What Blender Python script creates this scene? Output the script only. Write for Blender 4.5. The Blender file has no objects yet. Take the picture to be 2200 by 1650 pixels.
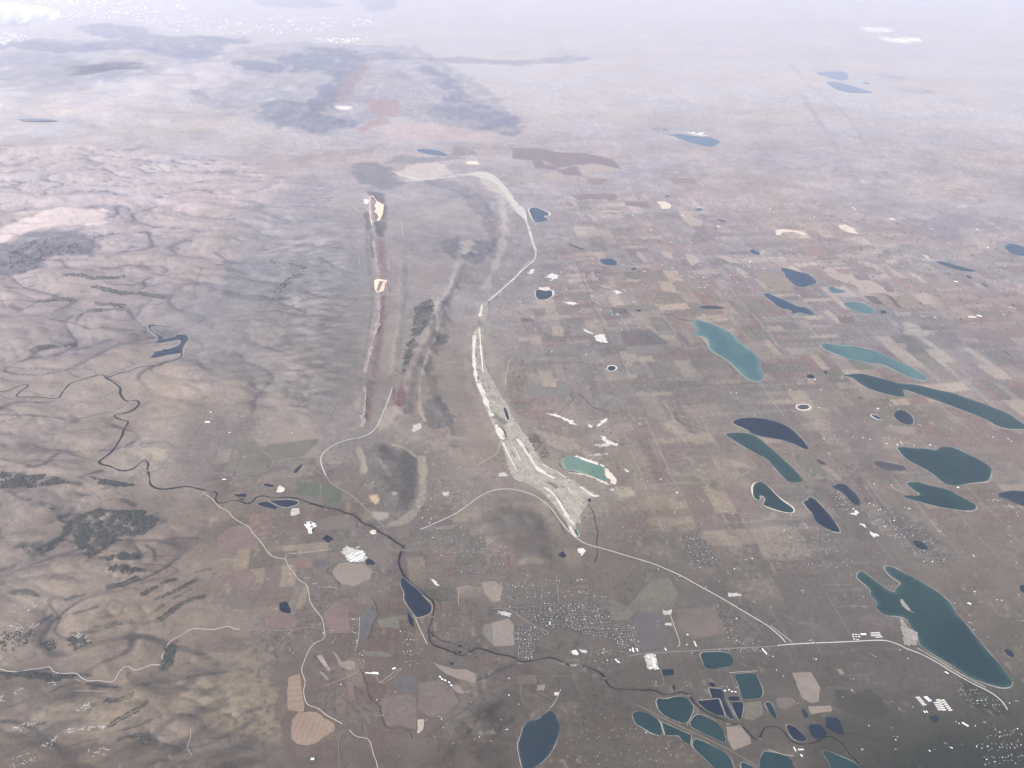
import bpy, bmesh, math, random
import numpy as np

# ---------------------------------------------------------------- camera, light, air
S = bpy.context.scene
COL = S.collection
ALT = 9000.0                       # metres above the plain
PITCH = math.radians(29.0)         # below the horizontal
HFOV = math.radians(65.0)
FPX = 1100.0 / math.tan(HFOV / 2)  # focal length in pixels of the 2200 px wide photograph
cam_d = bpy.data.cameras.new('camera'); cam = bpy.data.objects.new('camera', cam_d)
COL.objects.link(cam)
cam.location = (0, 0, ALT)
cam.rotation_euler = (math.pi / 2 - PITCH, 0, 0)
cam_d.sensor_width = 36.0; cam_d.angle = HFOV
cam_d.clip_start = 10.0; cam_d.clip_end = 2.0e6
S.camera = cam

SUN_AZ, SUN_EL = math.radians(224.0), math.radians(35.0)   # compass: in the south-west
W = bpy.data.worlds.new('World'); S.world = W; W.use_nodes = True
nt = W.node_tree
sky = nt.nodes.new('ShaderNodeTexSky'); sky.sky_type = 'NISHITA'; sky.sun_disc = False
sky.sun_elevation = SUN_EL; sky.sun_rotation = SUN_AZ; sky.altitude = 1500.0
nt.links.new(sky.outputs[0], nt.nodes['Background'].inputs[0])
nt.nodes['Background'].inputs[1].default_value = 0.115
sd = bpy.data.lights.new('sun', 'SUN'); sun = bpy.data.objects.new('sun', sd); COL.objects.link(sun)
sd.energy = 5.0; sd.angle = math.radians(0.5); sd.color = (1.0, 0.965, 0.94)
_sv = np.array([math.sin(SUN_AZ) * math.cos(SUN_EL), math.cos(SUN_AZ) * math.cos(SUN_EL), math.sin(SUN_EL)])
from mathutils import Vector
sun.rotation_euler = Vector(_sv).to_track_quat('Z', 'Y').to_euler()
S.view_settings.view_transform = 'Standard'; S.view_settings.look = 'None'
S.view_settings.gamma = 1.0; S.view_settings.use_curve_mapping = False
S.view_settings.exposure = 1.14
S.cycles.max_bounces = 6; S.cycles.diffuse_bounces = 2; S.cycles.glossy_bounces = 2; S.cycles.volume_bounces = 3
S.cycles.use_denoising = True; S.cycles.transparent_max_bounces = 64
HAZE_DENSITY = 6.4e-6; HAZE_COLOR = (0.97, 0.932, 0.99); HAZE_G = 0.36

# ---------------------------------------------------------------- noise
RNG = np.random.RandomState(7)
_ang = RNG.rand(256, 256) * 2 * np.pi
_GX, _GY = np.cos(_ang), np.sin(_ang)
_RND = RNG.rand(256, 256)
def perlin(x, y, seed=0):
    x = x + seed * 17.37; y = y + seed * 9.71
    ix = np.floor(x).astype(np.int64); iy = np.floor(y).astype(np.int64)
    fx = x - ix; fy = y - iy
    u = fx * fx * fx * (fx * (fx * 6 - 15) + 10); v = fy * fy * fy * (fy * (fy * 6 - 15) + 10)
    a = ix & 255; b = (ix + 1) & 255; c = iy & 255; d = (iy + 1) & 255
    n00 = _GX[a, c] * fx + _GY[a, c] * fy; n10 = _GX[b, c] * (fx - 1) + _GY[b, c] * fy
    n01 = _GX[a, d] * fx + _GY[a, d] * (fy - 1); n11 = _GX[b, d] * (fx - 1) + _GY[b, d] * (fy - 1)
    return ((n00 + u * (n10 - n00)) * (1 - v) + (n01 + u * (n11 - n01)) * v) * 1.5
def fbm(x, y, o=4, seed=0, gain=0.5):
    s = 0.0; a = 1.0; t = 0.0
    for k in range(o):
        s = s + a * perlin(x * 2.03 ** k, y * 2.03 ** k, seed + k * 3); t += a; a *= gain
    return s / t
def hsh(i, j, seed=0):
    return _RND[(i * 7 + seed * 31) & 255, (j * 13 + i // 256 * 5 + seed * 57) & 255]
def sst(a, b, x):
    t = np.clip((x - a) / (b - a), 0, 1); return t * t * (3 - 2 * t)
def seg_dist(X, Y, pts, closed=False):
    d = np.full(X.shape, 1e12)
    n = len(pts)
    for k in range(n if closed else n - 1):
        ax, ay = pts[k]; bx, by = pts[(k + 1) % n]
        dx, dy = bx - ax, by - ay; L = dx * dx + dy * dy + 1e-9
        t = np.clip(((X - ax) * dx + (Y - ay) * dy) / L, 0, 1)
        d = np.minimum(d, (X - ax - t * dx) ** 2 + (Y - ay - t * dy) ** 2)
    return np.sqrt(d)
def inside(X, Y, pts):
    r = np.zeros(X.shape, bool); n = len(pts)
    for k in range(n):
        ax, ay = pts[k]; bx, by = pts[(k + 1) % n]
        c = (ay > Y) != (by > Y)
        r ^= c & (X < (bx - ax) * (Y - ay) / (by - ay + 1e-12) + ax)
    return r
def sdist(X, Y, pts):
    d = seg_dist(X, Y, pts, True)
    return np.where(inside(X, Y, pts), -d, d)

# ---------------------------------------------------------------- from a spot in the photograph to the ground it shows
def Q(x0, y0, s, k=4.0):
    return np.array([[x0 + float(a.split(',')[0]) / k, y0 + float(a.split(',')[1]) / k] for a in s.split()])
def F(s):
    return Q(0, 0, s, 1.0)
def rays(px):
    px = np.asarray(px, float).reshape(-1, 2)
    x = (px[:, 0] - 1100) / FPX; y = -(px[:, 1] - 825) / FPX
    sp, cp = math.sin(PITCH), math.cos(PITCH)
    d = np.stack([x, cp + y * sp, -sp + y * cp], 1)
    return d / np.linalg.norm(d, axis=1)[:, None]
def flat(px):
    d = rays(px); t = ALT / np.maximum(-d[:, 2], 0.02)
    return np.stack([d[:, 0] * t, d[:, 1] * t], 1)

# ---------------------------------------------------------------- the lie of the land
HILLS = flat(F('-400,300 300,320 560,345 740,425 785,480 792,560 785,700 768,800 735,880 690,930 600,925 480,900 440,950 420,1030 380,1075 455,1105 465,1200 478,1290 560,1330 590,1400 600,1480 600,1600 620,1800 -500,1800'))
SOUTH_HILLS = flat(F('800,1760 930,1610 990,1520 1060,1500 1090,1540 1100,1640 1080,1760'))
FAR_HILLS = flat(F('-600,75 300,70 640,95 760,110 800,230 640,290 300,320 -600,300'))
ridge = lambda s: flat(F(s))
RIDGES = [(ridge('797,420 803,480 809,530 815,580 818,640 812,690 800,740 790,790 783,840 778,900'), 60.0, 190.0),
          (ridge('960,390 1010,405 1045,440 1058,500 1050,555'), 70.0, 300.0),
          (ridge('1010,540 985,600 962,640 942,680 922,730 905,760 890,800 880,850 872,885'), 85.0, 240.0),
          (ridge('950,645 955,690 938,720 922,760 916,800 926,835 934,870 960,900 978,935'), 45.0, 160.0),
          (ridge('868,560 866,640 860,700 852,760 845,800'), 40.0, 110.0),
          (ridge('1040,650 1020,720 1022,800 1045,870 1080,950'), 45.0, 150.0)]
MESA = flat(Q(550, 825, '970,530 1100,505 1140,540 1180,600 1280,560 1380,640 1390,700 1380,830 1360,1000 1300,1080 1180,1120 1140,1100 1100,1010 1000,940 940,830 930,700 940,600'))
KNOLL = flat(F('1010,1130 1060,1090 1120,1085 1170,1110 1200,1170 1190,1230 1120,1220 1060,1190'))
RIVER_PX = np.concatenate([
    Q(0, 825, '910,-50 1000,0 1040,45 1025,75 1070,145 1110,150 1140,140 1190,145 1195,180 1140,230 1070,255 985,258 980,285 1050,312 1105,320 1090,355 1060,390 1050,450 1010,510 965,580 900,630 855,660 855,690 940,705 1030,745 1095,748 1160,720 1210,670 1250,655 1280,690 1260,735 1285,790 1285,860 1330,895 1400,908 1500,895 1600,878 1700,900 1800,925 1855,930 1868,950 1845,990 1870,1025 1920,1025 2010,1000 2070,1008 2120,1035 2170,1015'),
    Q(550, 825, '0,975 60,960 110,972 130,985 250,975 370,985 440,1020 540,1045 600,1070 710,1078 760,1110 830,1120 885,1160 915,1200 1000,1220 1040,1260 1100,1295 1160,1325 1210,1370 1275,1395 1260,1420 1235,1470 1225,1530 1240,1590'),
    Q(550, 1238, '1275,0 1320,50 1400,110 1460,165 1520,205 1530,260 1520,340 1500,420 1480,450 1490,550 1520,590 1600,620 1700,660 1770,690 1830,660 1880,620 1930,620 2000,645 2080,675 2150,680'),
    Q(1100, 1238, '0,690 70,740 150,732 220,718 310,698 370,705 440,745 520,775 590,765 660,785 760,830 800,870 820,930 870,968 960,972 1060,972 1130,985 1200,975 1260,1000 1320,1025 1400,1010 1460,992 1520,1020 1560,1080 1620,1140 1700,1190 1780,1220 1860,1260 1950,1280 2020,1320 2060,1380 2100,1415 2130,1390 2160,1310'),
    Q(1650, 1238, '0,1290 80,1300 140,1335 170,1390 220,1430 280,1450 400,1435 480,1385 540,1375 600,1410 650,1450 690,1520 740,1570 810,1640 900,1720')])
FORK_PX = [Q(0, 825, '0,70 100,50 150,20 200,5 245,5 230,30 180,60 135,100 150,115 250,112 380,118 470,130 510,120 530,80 570,30 600,-7 720,-42 820,-72 890,-82 910,-50'),
           Q(0, 412, '1565,1390 1550,1430 1470,1460 1390,1470 1380,1500 1230,1500 1150,1525 1120,1545 1020,1555 960,1590 905,1600')]
RESERVOIR_PX = Q(0, 412, '1275,1150 1320,1140 1380,1155 1430,1160 1480,1158 1478,1166 1400,1167 1340,1154 1300,1160 1292,1177 1320,1205 1365,1228 1400,1248 1395,1265 1440,1262 1500,1248 1520,1228 1590,1227 1618,1250 1618,1275 1590,1310 1572,1345 1568,1388 1530,1393 1440,1405 1390,1415 1320,1430 1288,1428 1315,1402 1320,1385 1345,1372 1395,1365 1400,1350 1440,1355 1500,1335 1540,1315 1550,1300 1552,1280 1520,1275 1440,1290 1380,1302 1325,1303 1345,1285 1360,1275 1352,1245 1320,1220 1290,1195 1273,1165')
HILL_ROAD_PX = Q(0, 1238, '-200,760 0,800 80,820 160,825 260,800 360,795 430,770 450,820 530,840 665,830 690,870 760,905 850,895 930,915 985,905 1010,850 1050,790 1105,768 1150,815 1230,790 1310,755 1390,770 1415,735 1385,695 1420,640 1450,570 1500,535 1580,500 1635,450 1750,455 1850,462 1940,430 1980,435 2010,455 2060,458')
CARVE = [(flat(RIVER_PX[:52]), 600.0), (flat(FORK_PX[0]), 600.0), (flat(FORK_PX[1]), 500.0), (flat(RESERVOIR_PX), 450.0), (flat(HILL_ROAD_PX), 350.0)]

def warp(X, Y):
    return X + 450 * perlin(X / 2600, Y / 2600, 41), Y + 450 * perlin(X / 2600, Y / 2600, 42)
def drain(X, Y):
    wx, wy = warp(X, Y)
    return perlin(wx / 2700, wy / 1700, 3), perlin(wx / 1150, wy / 700, 5), perlin(wx / 480, wy / 330, 8) + 0.30 * np.abs(perlin(wx / 230, wy / 190, 9))
def H(X, Y):
    X = np.asarray(X, float); Y = np.asarray(Y, float)
    z = 5.0 * perlin(X / 7000, Y / 7000, 11)
    def sub(poly, pad):
        lo, hi = poly.min(0) - pad, poly.max(0) + pad
        return np.nonzero((X > lo[0]) & (X < hi[0]) & (Y > lo[1]) & (Y < hi[1]))
    i = sub(HILLS, 2000)
    if len(i[0]):
        x, y = X[i], Y[i]
        m = sst(300, -1500, sdist(x, y, HILLS))
        for pl, w in CARVE:
            m = m * (1 - np.exp(-(seg_dist(x, y, pl) / w) ** 2))
        n1, n2, n3 = drain(x, y)
        z[i] += m * (150 * np.abs(n1) + 70 * np.abs(n2) + 36 * np.abs(n3) + 60 * (fbm(x / 6000, y / 6000, 2, 21) + 0.4))
    i = sub(FAR_HILLS, 8000)
    if len(i[0]):
        x, y = X[i], Y[i]
        m = sst(4000, -6000, sdist(x, y, FAR_HILLS))
        z[i] += m * (900 * np.abs(fbm(x / 11000, y / 11000, 4, 31)) + 150)
    i = sub(SOUTH_HILLS, 700)
    if len(i[0]):
        x, y = X[i], Y[i]
        m = sst(100, -500, sdist(x, y, SOUTH_HILLS)); n1, n2, n3 = drain(x, y)
        z[i] += m * (120 * np.abs(perlin((x + y) / 900, (x - y) / 2200, 6)) + 60 * np.abs(n2) + 25 * np.abs(n3))
    for pl, a, w in RIDGES:
        i = sub(pl, w * 4)
        if len(i[0]):
            x, y = X[i], Y[i]
            d = seg_dist(x, y, pl)
            z[i] += a * np.exp(-(d / (w * (0.85 + 0.9 * fbm(x / 520, y / 520, 3, 53)))) ** 2) * (0.75 + 0.7 * fbm(x / 480, y / 480, 4, 51)) * (0.85 + 0.25 * np.abs(perlin(x / 190, y / 150, 54)))
    for pl, a in ((MESA, 85.0), (KNOLL, 60.0)):
        i = sub(pl, 600)
        if len(i[0]):
            x, y = X[i], Y[i]
            z[i] += a * sst(60, -350, sdist(x, y, pl)) * (0.8 + 0.5 * np.abs(perlin(x / 500, y / 500, 52)))
    return z
def ground_xy(px):
    """where the line of sight through a spot of the photograph meets the land"""
    d = rays(px); d[:, 2] = np.minimum(d[:, 2], -0.03)
    t1 = (ALT + 15) / -d[:, 2]; t0 = (ALT - 950) / -d[:, 2]
    N = 90
    u = np.linspace(0, 1, N)[None, :]
    t = t0[:, None] + (t1 - t0)[:, None] * u
    g = ALT + d[:, 2:3] * t - H(d[:, 0:1] * t, d[:, 1:2] * t)
    below = g < 0; below[:, -1] = True
    k = np.maximum(below.argmax(1), 1); r = np.arange(len(d))
    ga, gb = g[r, k - 1], g[r, k]
    f = np.clip(ga / (ga - gb + 1e-9), 0, 1)
    tt = t[r, k - 1] + (t[r, k] - t[r, k - 1]) * f
    return np.stack([d[:, 0] * tt, d[:, 1] * tt], 1)

# ---------------------------------------------------------------- the sheet of land: fine where it is near, coarse far away and behind
_py = np.arange(1650 + 150, -100, -2.5)
_dep = PITCH + np.arctan((_py - 825) / FPX)
_r = ALT / np.tan(_dep)
R_ = np.concatenate([[300, 1200, 2400, 3600, 4600], _r[_r > 5000], [330000.0, 400000.0]])
_in = np.linspace(-math.radians(47), math.radians(47), 900)
_out = np.linspace(math.radians(47), 2 * math.pi - math.radians(47), 44)[1:-1]
A_ = np.concatenate([_in, _out])
RR, AA = np.meshgrid(R_, A_, indexing='ij')
GX, GY = RR * np.sin(AA), RR * np.cos(AA)
GZ = H(GX, GY)
def Zs(P):
    """height of the land sheet under points"""
    P = np.asarray(P, float).reshape(-1, 2)
    r = np.hypot(P[:, 0], P[:, 1]); a = np.arctan2(P[:, 0], P[:, 1])
    a = np.where(a < A_[0], a + 2 * math.pi, a)
    i = np.clip(np.searchsorted(R_, r) - 1, 0, len(R_) - 2)
    j = np.clip(np.searchsorted(A_, a) - 1, 0, len(A_) - 2)
    f = np.clip((r - R_[i]) / (R_[i + 1] - R_[i]), 0, 1); g = np.clip((a - A_[j]) / (A_[j + 1] - A_[j]), 0, 1)
    return (GZ[i, j] * (1 - f) + GZ[i + 1, j] * f) * (1 - g) + (GZ[i, j + 1] * (1 - f) + GZ[i + 1, j + 1] * f) * g
# ---------------------------------------------------------------- materials
def new_mat(name):
    m = bpy.data.materials.new(name); m.use_nodes = True
    return m, m.node_tree, m.node_tree.nodes['Principled BSDF']
def mottled(name, col, var=0.25, scales=(220.0, 45.0), rough=0.95, stripe=None, spec=0.1):
    """a plain earth, gravel or roof colour broken up by two sizes of noise in metres, and ploughed lines if asked"""
    m, t, b = new_mat(name)
    geo = t.nodes.new('ShaderNodeNewGeometry')
    out = None
    for s in scales:
        n = t.nodes.new('ShaderNodeTexNoise'); n.inputs['Scale'].default_value = 1.0 / s; n.inputs['Detail'].default_value = 3.0
        t.links.new(geo.outputs['Position'], n.inputs['Vector'])
        r = t.nodes.new('ShaderNodeMapRange'); r.inputs['From Min'].default_value = 0.25; r.inputs['From Max'].default_value = 0.75
        r.inputs['To Min'].default_value = 1 - var; r.inputs['To Max'].default_value = 1 + var
        t.links.new(n.outputs['Fac'], r.inputs['Value'])
        if out is None: out = r.outputs[0]
        else:
            k = t.nodes.new('ShaderNodeMath'); k.operation = 'MULTIPLY'
            t.links.new(out, k.inputs[0]); t.links.new(r.outputs[0], k.inputs[1]); out = k.outputs[0]
    if stripe:
        w = t.nodes.new('ShaderNodeTexWave'); w.inputs['Scale'].default_value = 1.0 / stripe[0] / 3.18; w.inputs['Distortion'].default_value = 3.0
        w.inputs['Detail'].default_value = 2.0; w.inputs['Detail Scale'].default_value = 0.6
        mp = t.nodes.new('ShaderNodeMapping'); mp.inputs['Rotation'].default_value = (0, 0, stripe[1])
        t.links.new(geo.outputs['Position'], mp.inputs['Vector']); t.links.new(mp.outputs[0], w.inputs['Vector'])
        r = t.nodes.new('ShaderNodeMapRange'); r.inputs['To Min'].default_value = 1 - stripe[2]; r.inputs['To Max'].default_value = 1 + stripe[2]
        t.links.new(w.outputs['Fac'], r.inputs['Value'])
        k = t.nodes.new('ShaderNodeMath'); k.operation = 'MULTIPLY'
        t.links.new(out, k.inputs[0]); t.links.new(r.outputs[0], k.inputs[1]); out = k.outputs[0]
    v = t.nodes.new('ShaderNodeVectorMath'); v.operation = 'SCALE'; v.inputs[0].default_value = col
    t.links.new(out, v.inputs['Scale']); t.links.new(v.outputs[0], b.inputs['Base Color'])
    b.inputs['Roughness'].default_value = rough; b.inputs['Specular IOR Level'].default_value = spec
    return m
def water_mat(name, deep, shoal, scale=900.0):
    m, t, b = new_mat(name)
    geo = t.nodes.new('ShaderNodeNewGeometry')
    n = t.nodes.new('ShaderNodeTexNoise'); n.inputs['Scale'].default_value = 1.0 / scale; n.inputs['Detail'].default_value = 2.0
    mp = t.nodes.new('ShaderNodeMapping'); mp.inputs['Scale'].default_value = (1.0, 0.45, 1.0); mp.inputs['Rotation'].default_value = (0, 0, 0.5)
    t.links.new(geo.outputs['Position'], mp.inputs['Vector']); t.links.new(mp.outputs[0], n.inputs['Vector'])
    r = t.nodes.new('ShaderNodeMix'); r.data_type = 'RGBA'
    rm = t.nodes.new('ShaderNodeMapRange'); rm.inputs['From Min'].default_value = 0.42; rm.inputs['From Max'].default_value = 0.66
    t.links.new(n.outputs['Fac'], rm.inputs['Value']); t.links.new(rm.outputs[0], r.inputs['Factor'])
    r.inputs['A'].default_value = (*deep, 1); r.inputs['B'].default_value = (*shoal, 1)
    da = t.nodes.new('ShaderNodeAttribute'); da.attribute_name = 'shallow'
    e = t.nodes.new('ShaderNodeMix'); e.data_type = 'RGBA'; t.links.new(da.outputs['Fac'], e.inputs['Factor'])
    t.links.new(r.outputs['Result'], e.inputs['A']); e.inputs['B'].default_value = (*[v_ * 1.5 + s_ for v_, s_ in zip(shoal, (0.035, 0.036, 0.028))], 1)
    t.links.new(e.outputs['Result'], b.inputs['Base Color'])
    b.inputs['Roughness'].default_value = 0.12; b.inputs['IOR'].default_value = 1.33; b.inputs['Specular IOR Level'].default_value = 0.14
    n2 = t.nodes.new('ShaderNodeTexNoise'); n2.inputs['Scale'].default_value = 1 / 25.0
    t.links.new(geo.outputs['Position'], n2.inputs['Vector'])
    bp = t.nodes.new('ShaderNodeBump'); bp.inputs['Strength'].default_value = 0.15; bp.inputs['Distance'].default_value = 1.0
    t.links.new(n2.outputs['Fac'], bp.inputs['Height']); t.links.new(bp.outputs[0], b.inputs['Normal'])
    return m
WATER = {
    'navy': water_mat('navy_water', (0.0048, 0.0115, 0.0225), (0.0085, 0.0175, 0.029)),
    'blue': water_mat('blue_water', (0.0100, 0.0250, 0.0430), (0.0160, 0.0350, 0.051)),
    'slate': water_mat('slate_water', (0.0099, 0.0187, 0.0275), (0.0132, 0.0248, 0.0319)),
    'teal': water_mat('teal_water', (0.030, 0.070, 0.072), (0.052, 0.100, 0.090)),
    'deepteal': water_mat('deep_teal_water', (0.0075, 0.0240, 0.0270), (0.0140, 0.0360, 0.0350)),
    'green': water_mat('green_water', (0.068, 0.12, 0.092), (0.096, 0.144, 0.104)),
    'murky': water_mat('murky_water', (0.033, 0.0319, 0.0363), (0.0468, 0.0429, 0.044)),
    'river': water_mat('river_water', (0.0088, 0.011, 0.0132), (0.0121, 0.0149, 0.0165), 200.0)}
WATER['far'] = water_mat('cloud_shade_water', (0.03, 0.034, 0.05), (0.036, 0.04, 0.056))  # colour of the painted cloud shadows on the far plain
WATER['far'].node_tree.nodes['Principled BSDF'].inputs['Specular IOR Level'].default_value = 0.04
M = {
    'shore': mottled('shore_sand', (0.19, 0.172, 0.14), 0.3, (150.0, 30.0)),
    'paleshore': mottled('pale_sand', (0.42, 0.36, 0.28), 0.15, (150.0, 30.0)),
    'white': mottled('white_alkali', (0.42, 0.395, 0.35), 0.2, (120.0, 25.0)),
    'road': mottled('road_asphalt', (0.333, 0.3015, 0.2655), 0.1, (150.0, 20.0)),
    'paleroad': mottled('pale_gravel_road', (0.3145, 0.2677, 0.2125), 0.12, (120.0, 20.0)),
    'dullroad': mottled('old_asphalt', (0.152, 0.136, 0.124), 0.12, (120.0, 20.0)),
    'darkroad': mottled('dark_track', (0.06, 0.058, 0.055), 0.15, (120.0, 20.0)),
    'quarry': mottled('quarry_ground', (0.225, 0.197, 0.155), 0.28, (160.0, 35.0)),
    'quarrypale': mottled('quarry_cut', (0.41, 0.37, 0.295), 0.18, (140.0, 30.0)),
    'quarrydark': mottled('quarry_face', (0.1, 0.1, 0.085), 0.25, (100.0, 25.0)),
    'tan': mottled('tan_field', (0.1567, 0.1249, 0.0977), 0.10, (300.0, 60.0)),
    'pale': mottled('pale_field', (0.2789, 0.2283, 0.1711), 0.08, (300.0, 60.0)),
    'red': mottled('red_field', (0.1151, 0.0795, 0.0671), 0.14, (300.0, 60.0)),
    'purple': mottled('ploughed_field', (0.0845, 0.0664, 0.0614), 0.14, (300.0, 60.0)),
    'brown': mottled('brown_field', (0.099, 0.0777, 0.064), 0.14, (350.0, 60.0)),
    'grey': mottled('stubble_field', (0.1153, 0.1012, 0.0866), 0.12, (300.0, 60.0)),
    'olive': mottled('olive_field', (0.0937, 0.0841, 0.0627), 0.16, (300.0, 60.0)),
    'darkgrey': mottled('dark_fallow_field', (0.0732, 0.0662, 0.0603), 0.16, (300.0, 60.0)),
    'green': mottled('green_field', (0.0637, 0.0688, 0.0482), 0.16, (300.0, 60.0)),
    'orange': mottled('orange_stubble', (0.1721, 0.122, 0.086), 0.10, (300.0, 60.0), stripe=(70.0, 0.12, 0.06)),
    'orange2': mottled('orange_strips', (0.1721, 0.122, 0.086), 0.08, (300.0, 60.0), stripe=(95.0, 1.45, 0.09)),
    'yard': mottled('gravel_yard', (0.306, 0.2805, 0.2422), 0.25, (70.0, 20.0)),
    'palestrip': mottled('pale_limestone_ground', (0.33, 0.30, 0.25), 0.2, (200.0, 50.0)),
    'street': mottled('town_street', (0.125, 0.118, 0.112), 0.1, (60.0, 15.0)),
    'rock': mottled('pink_rock', (0.215, 0.165, 0.148), 0.3, (120.0, 30.0)),
    'peach': mottled('peach_stone', (0.62, 0.42, 0.29), 0.16, (120.0, 30.0)),
    'snow': mottled('old_snow', (0.86, 0.86, 0.86), 0.06, (120.0, 30.0)),
    'roofwhite': mottled('white_metal_roof', (0.66, 0.711, 0.675), 0.06, (12.0, 3.0), rough=0.5, spec=0.4),
    'roofcream': mottled('cream_roof', (0.45,0.42,0.365), 0.08, (12.0, 3.0), rough=0.6),
    'roofgrey': mottled('grey_shingle_roof', (0.2,0.19,0.182), 0.15, (12.0, 3.0)),
    'roofbrown': mottled('brown_shingle_roof', (0.13, 0.1, 0.085), 0.15, (12.0, 3.0)),
    'wall': mottled('painted_wall', (0.45, 0.42, 0.37), 0.1, (12.0, 3.0)),
    'door': mottled('door_paint', (0.12, 0.11, 0.11), 0.1, (6.0, 2.0)),
    'pine': mottled('pine_needles', (0.046, 0.051, 0.046), 0.35, (60.0, 14.0)),
    'cotton': mottled('bare_cottonwood', (0.06, 0.052, 0.045), 0.35, (60.0, 14.0)),
    'plastic': mottled('pond_liner_white', (0.6, 0.56, 0.5), 0.08, (30.0, 8.0)),
}
for _k in ('tan', 'pale', 'red', 'purple', 'brown', 'grey', 'olive', 'darkgrey', 'green'):      # far fields paled to go with the haze put into the ground colour
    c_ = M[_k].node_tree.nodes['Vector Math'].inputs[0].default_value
    M[_k + '_hazed'] = mottled(M[_k].name + '_hazed', tuple(min(.75, v_ * f_) for v_, f_ in zip(c_, (1.5, 1.5, 1.55))), 0.08, (300.0, 60.0))
def ground_mat():
    m, t, b = new_mat('land_cover')
    a = t.nodes.new('ShaderNodeAttribute'); a.attribute_name = 'cover'
    geo = t.nodes.new('ShaderNodeNewGeometry')
    out = None
    for s, lo, hi in ((150.0, 0.92, 1.08), (42.0, 0.88, 1.12), (700.0, 0.92, 1.08)):
        n = t.nodes.new('ShaderNodeTexNoise'); n.inputs['Scale'].default_value = 1.0 / s; n.inputs['Detail'].default_value = 4.0
        t.links.new(geo.outputs['Position'], n.inputs['Vector'])
        r = t.nodes.new('ShaderNodeMapRange'); r.inputs['From Min'].default_value = 0.28; r.inputs['From Max'].default_value = 0.72
        r.inputs['To Min'].default_value = lo; r.inputs['To Max'].default_value = hi
        t.links.new(n.outputs['Fac'], r.inputs['Value'])
        if out is None: out = r.outputs[0]
        else:
            k = t.nodes.new('ShaderNodeMath'); k.operation = 'MULTIPLY'
            t.links.new(out, k.inputs[0]); t.links.new(r.outputs[0], k.inputs[1]); out = k.outputs[0]
    v = t.nodes.new('ShaderNodeVectorMath'); v.operation = 'SCALE'
    t.links.new(a.outputs['Color'], v.inputs[0]); t.links.new(out, v.inputs['Scale']); t.links.new(v.outputs[0], b.inputs['Base Color'])
    b.inputs['Roughness'].default_value = 1.0; b.inputs['Specular IOR Level'].default_value = 0.0
    return m

# ---------------------------------------------------------------- shapes
from mathutils.geometry import delaunay_2d_cdt
def tag(o, label=None, cat=None, group=None, kind=None):
    if label: o['label'] = label
    if cat: o['category'] = cat
    if group: o['group'] = group
    if kind: o['kind'] = kind
    return o
def mesh_obj(name, verts, faces, mats, parent=None, mat_idx=None, origin=None):
    me = bpy.data.meshes.new(name)
    V = np.asarray(verts, float)
    if origin is not None: V = V - np.asarray(origin)
    me.from_pydata(V.tolist(), [], [list(map(int, f)) for f in faces])
    for mm in (mats if isinstance(mats, (list, tuple)) else [mats]): me.materials.append(mm)
    if mat_idx is not None: me.polygons.foreach_set('material_index', np.asarray(mat_idx, np.int32))
    o = bpy.data.objects.new(name, me); COL.objects.link(o)
    if origin is not None: o.location = origin
    if parent is not None: o.parent = parent; o.location = (0, 0, 0) if origin is None else o.location
    return o
def chaikin(P, n=2, closed=True):
    P = np.asarray(P, float)
    for _ in range(n):
        if closed: A, B = P, np.roll(P, -1, 0)
        else: A, B = P[:-1], P[1:]
        N = np.empty((len(A) * 2, 2)); N[0::2] = A * .75 + B * .25; N[1::2] = A * .25 + B * .75
        P = N if closed else np.vstack([P[:1], N, P[-1:]])
    return P
def resample(P, step, closed=False):
    P = np.asarray(P, float)
    if closed: P = np.vstack([P, P[:1]])
    L = np.concatenate([[0], np.cumsum(np.linalg.norm(np.diff(P, axis=0), axis=1))])
    n = max(2, int(L[-1] / step) + 1)
    s = np.linspace(0, L[-1], n)
    out = np.stack([np.interp(s, L, P[:, 0]), np.interp(s, L, P[:, 1])], 1)
    return out[:-1] if closed else out
def ragged(P, amt, wl):
    c = P.mean(0)
    return P + amt * np.stack([perlin(P[:, 0] / wl, P[:, 1] / wl, 61), perlin(P[:, 0] / wl, P[:, 1] / wl, 62)], 1)
def footprint(px, smooth=2, rag=0.0):
    """outline on the ground of something traced in the photograph"""
    P = ground_xy(px)
    if smooth: P = chaikin(P, smooth)
    if rag:
        d = np.linalg.norm(P.mean(0)) / FPX
        P = resample(P, d * 3.0, True); P = ragged(P, rag * d, d * 9)
    return P
def fill(P, step=None):
    """triangles filling an outline, with inner points every STEP metres so that it can follow the land"""
    lo, hi = P.min(0), P.max(0)
    pts = [Vector(p) for p in P]; n = len(pts)
    if step:
        gx, gy = np.meshgrid(np.arange(lo[0], hi[0], step), np.arange(lo[1], hi[1], step))
        gx, gy = gx.ravel(), gy.ravel()
        ok = sdist(gx, gy, P) < -step * 0.3
        pts += [Vector((a, b)) for a, b in zip(gx[ok], gy[ok])]
    r = delaunay_2d_cdt(pts, [], [list(range(n))], 1, 0.01)
    return np.array([v[:] for v in r[0]]), [list(f) for f in r[2]]
def up(V, faces):
    out = []
    for f in faces:
        a, b, c = V[f[0]], V[f[1]], V[f[2]]
        out.append(f if (b[0] - a[0]) * (c[1] - a[1]) - (b[1] - a[1]) * (c[0] - a[0]) > 0 else f[::-1])
    return out
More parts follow.
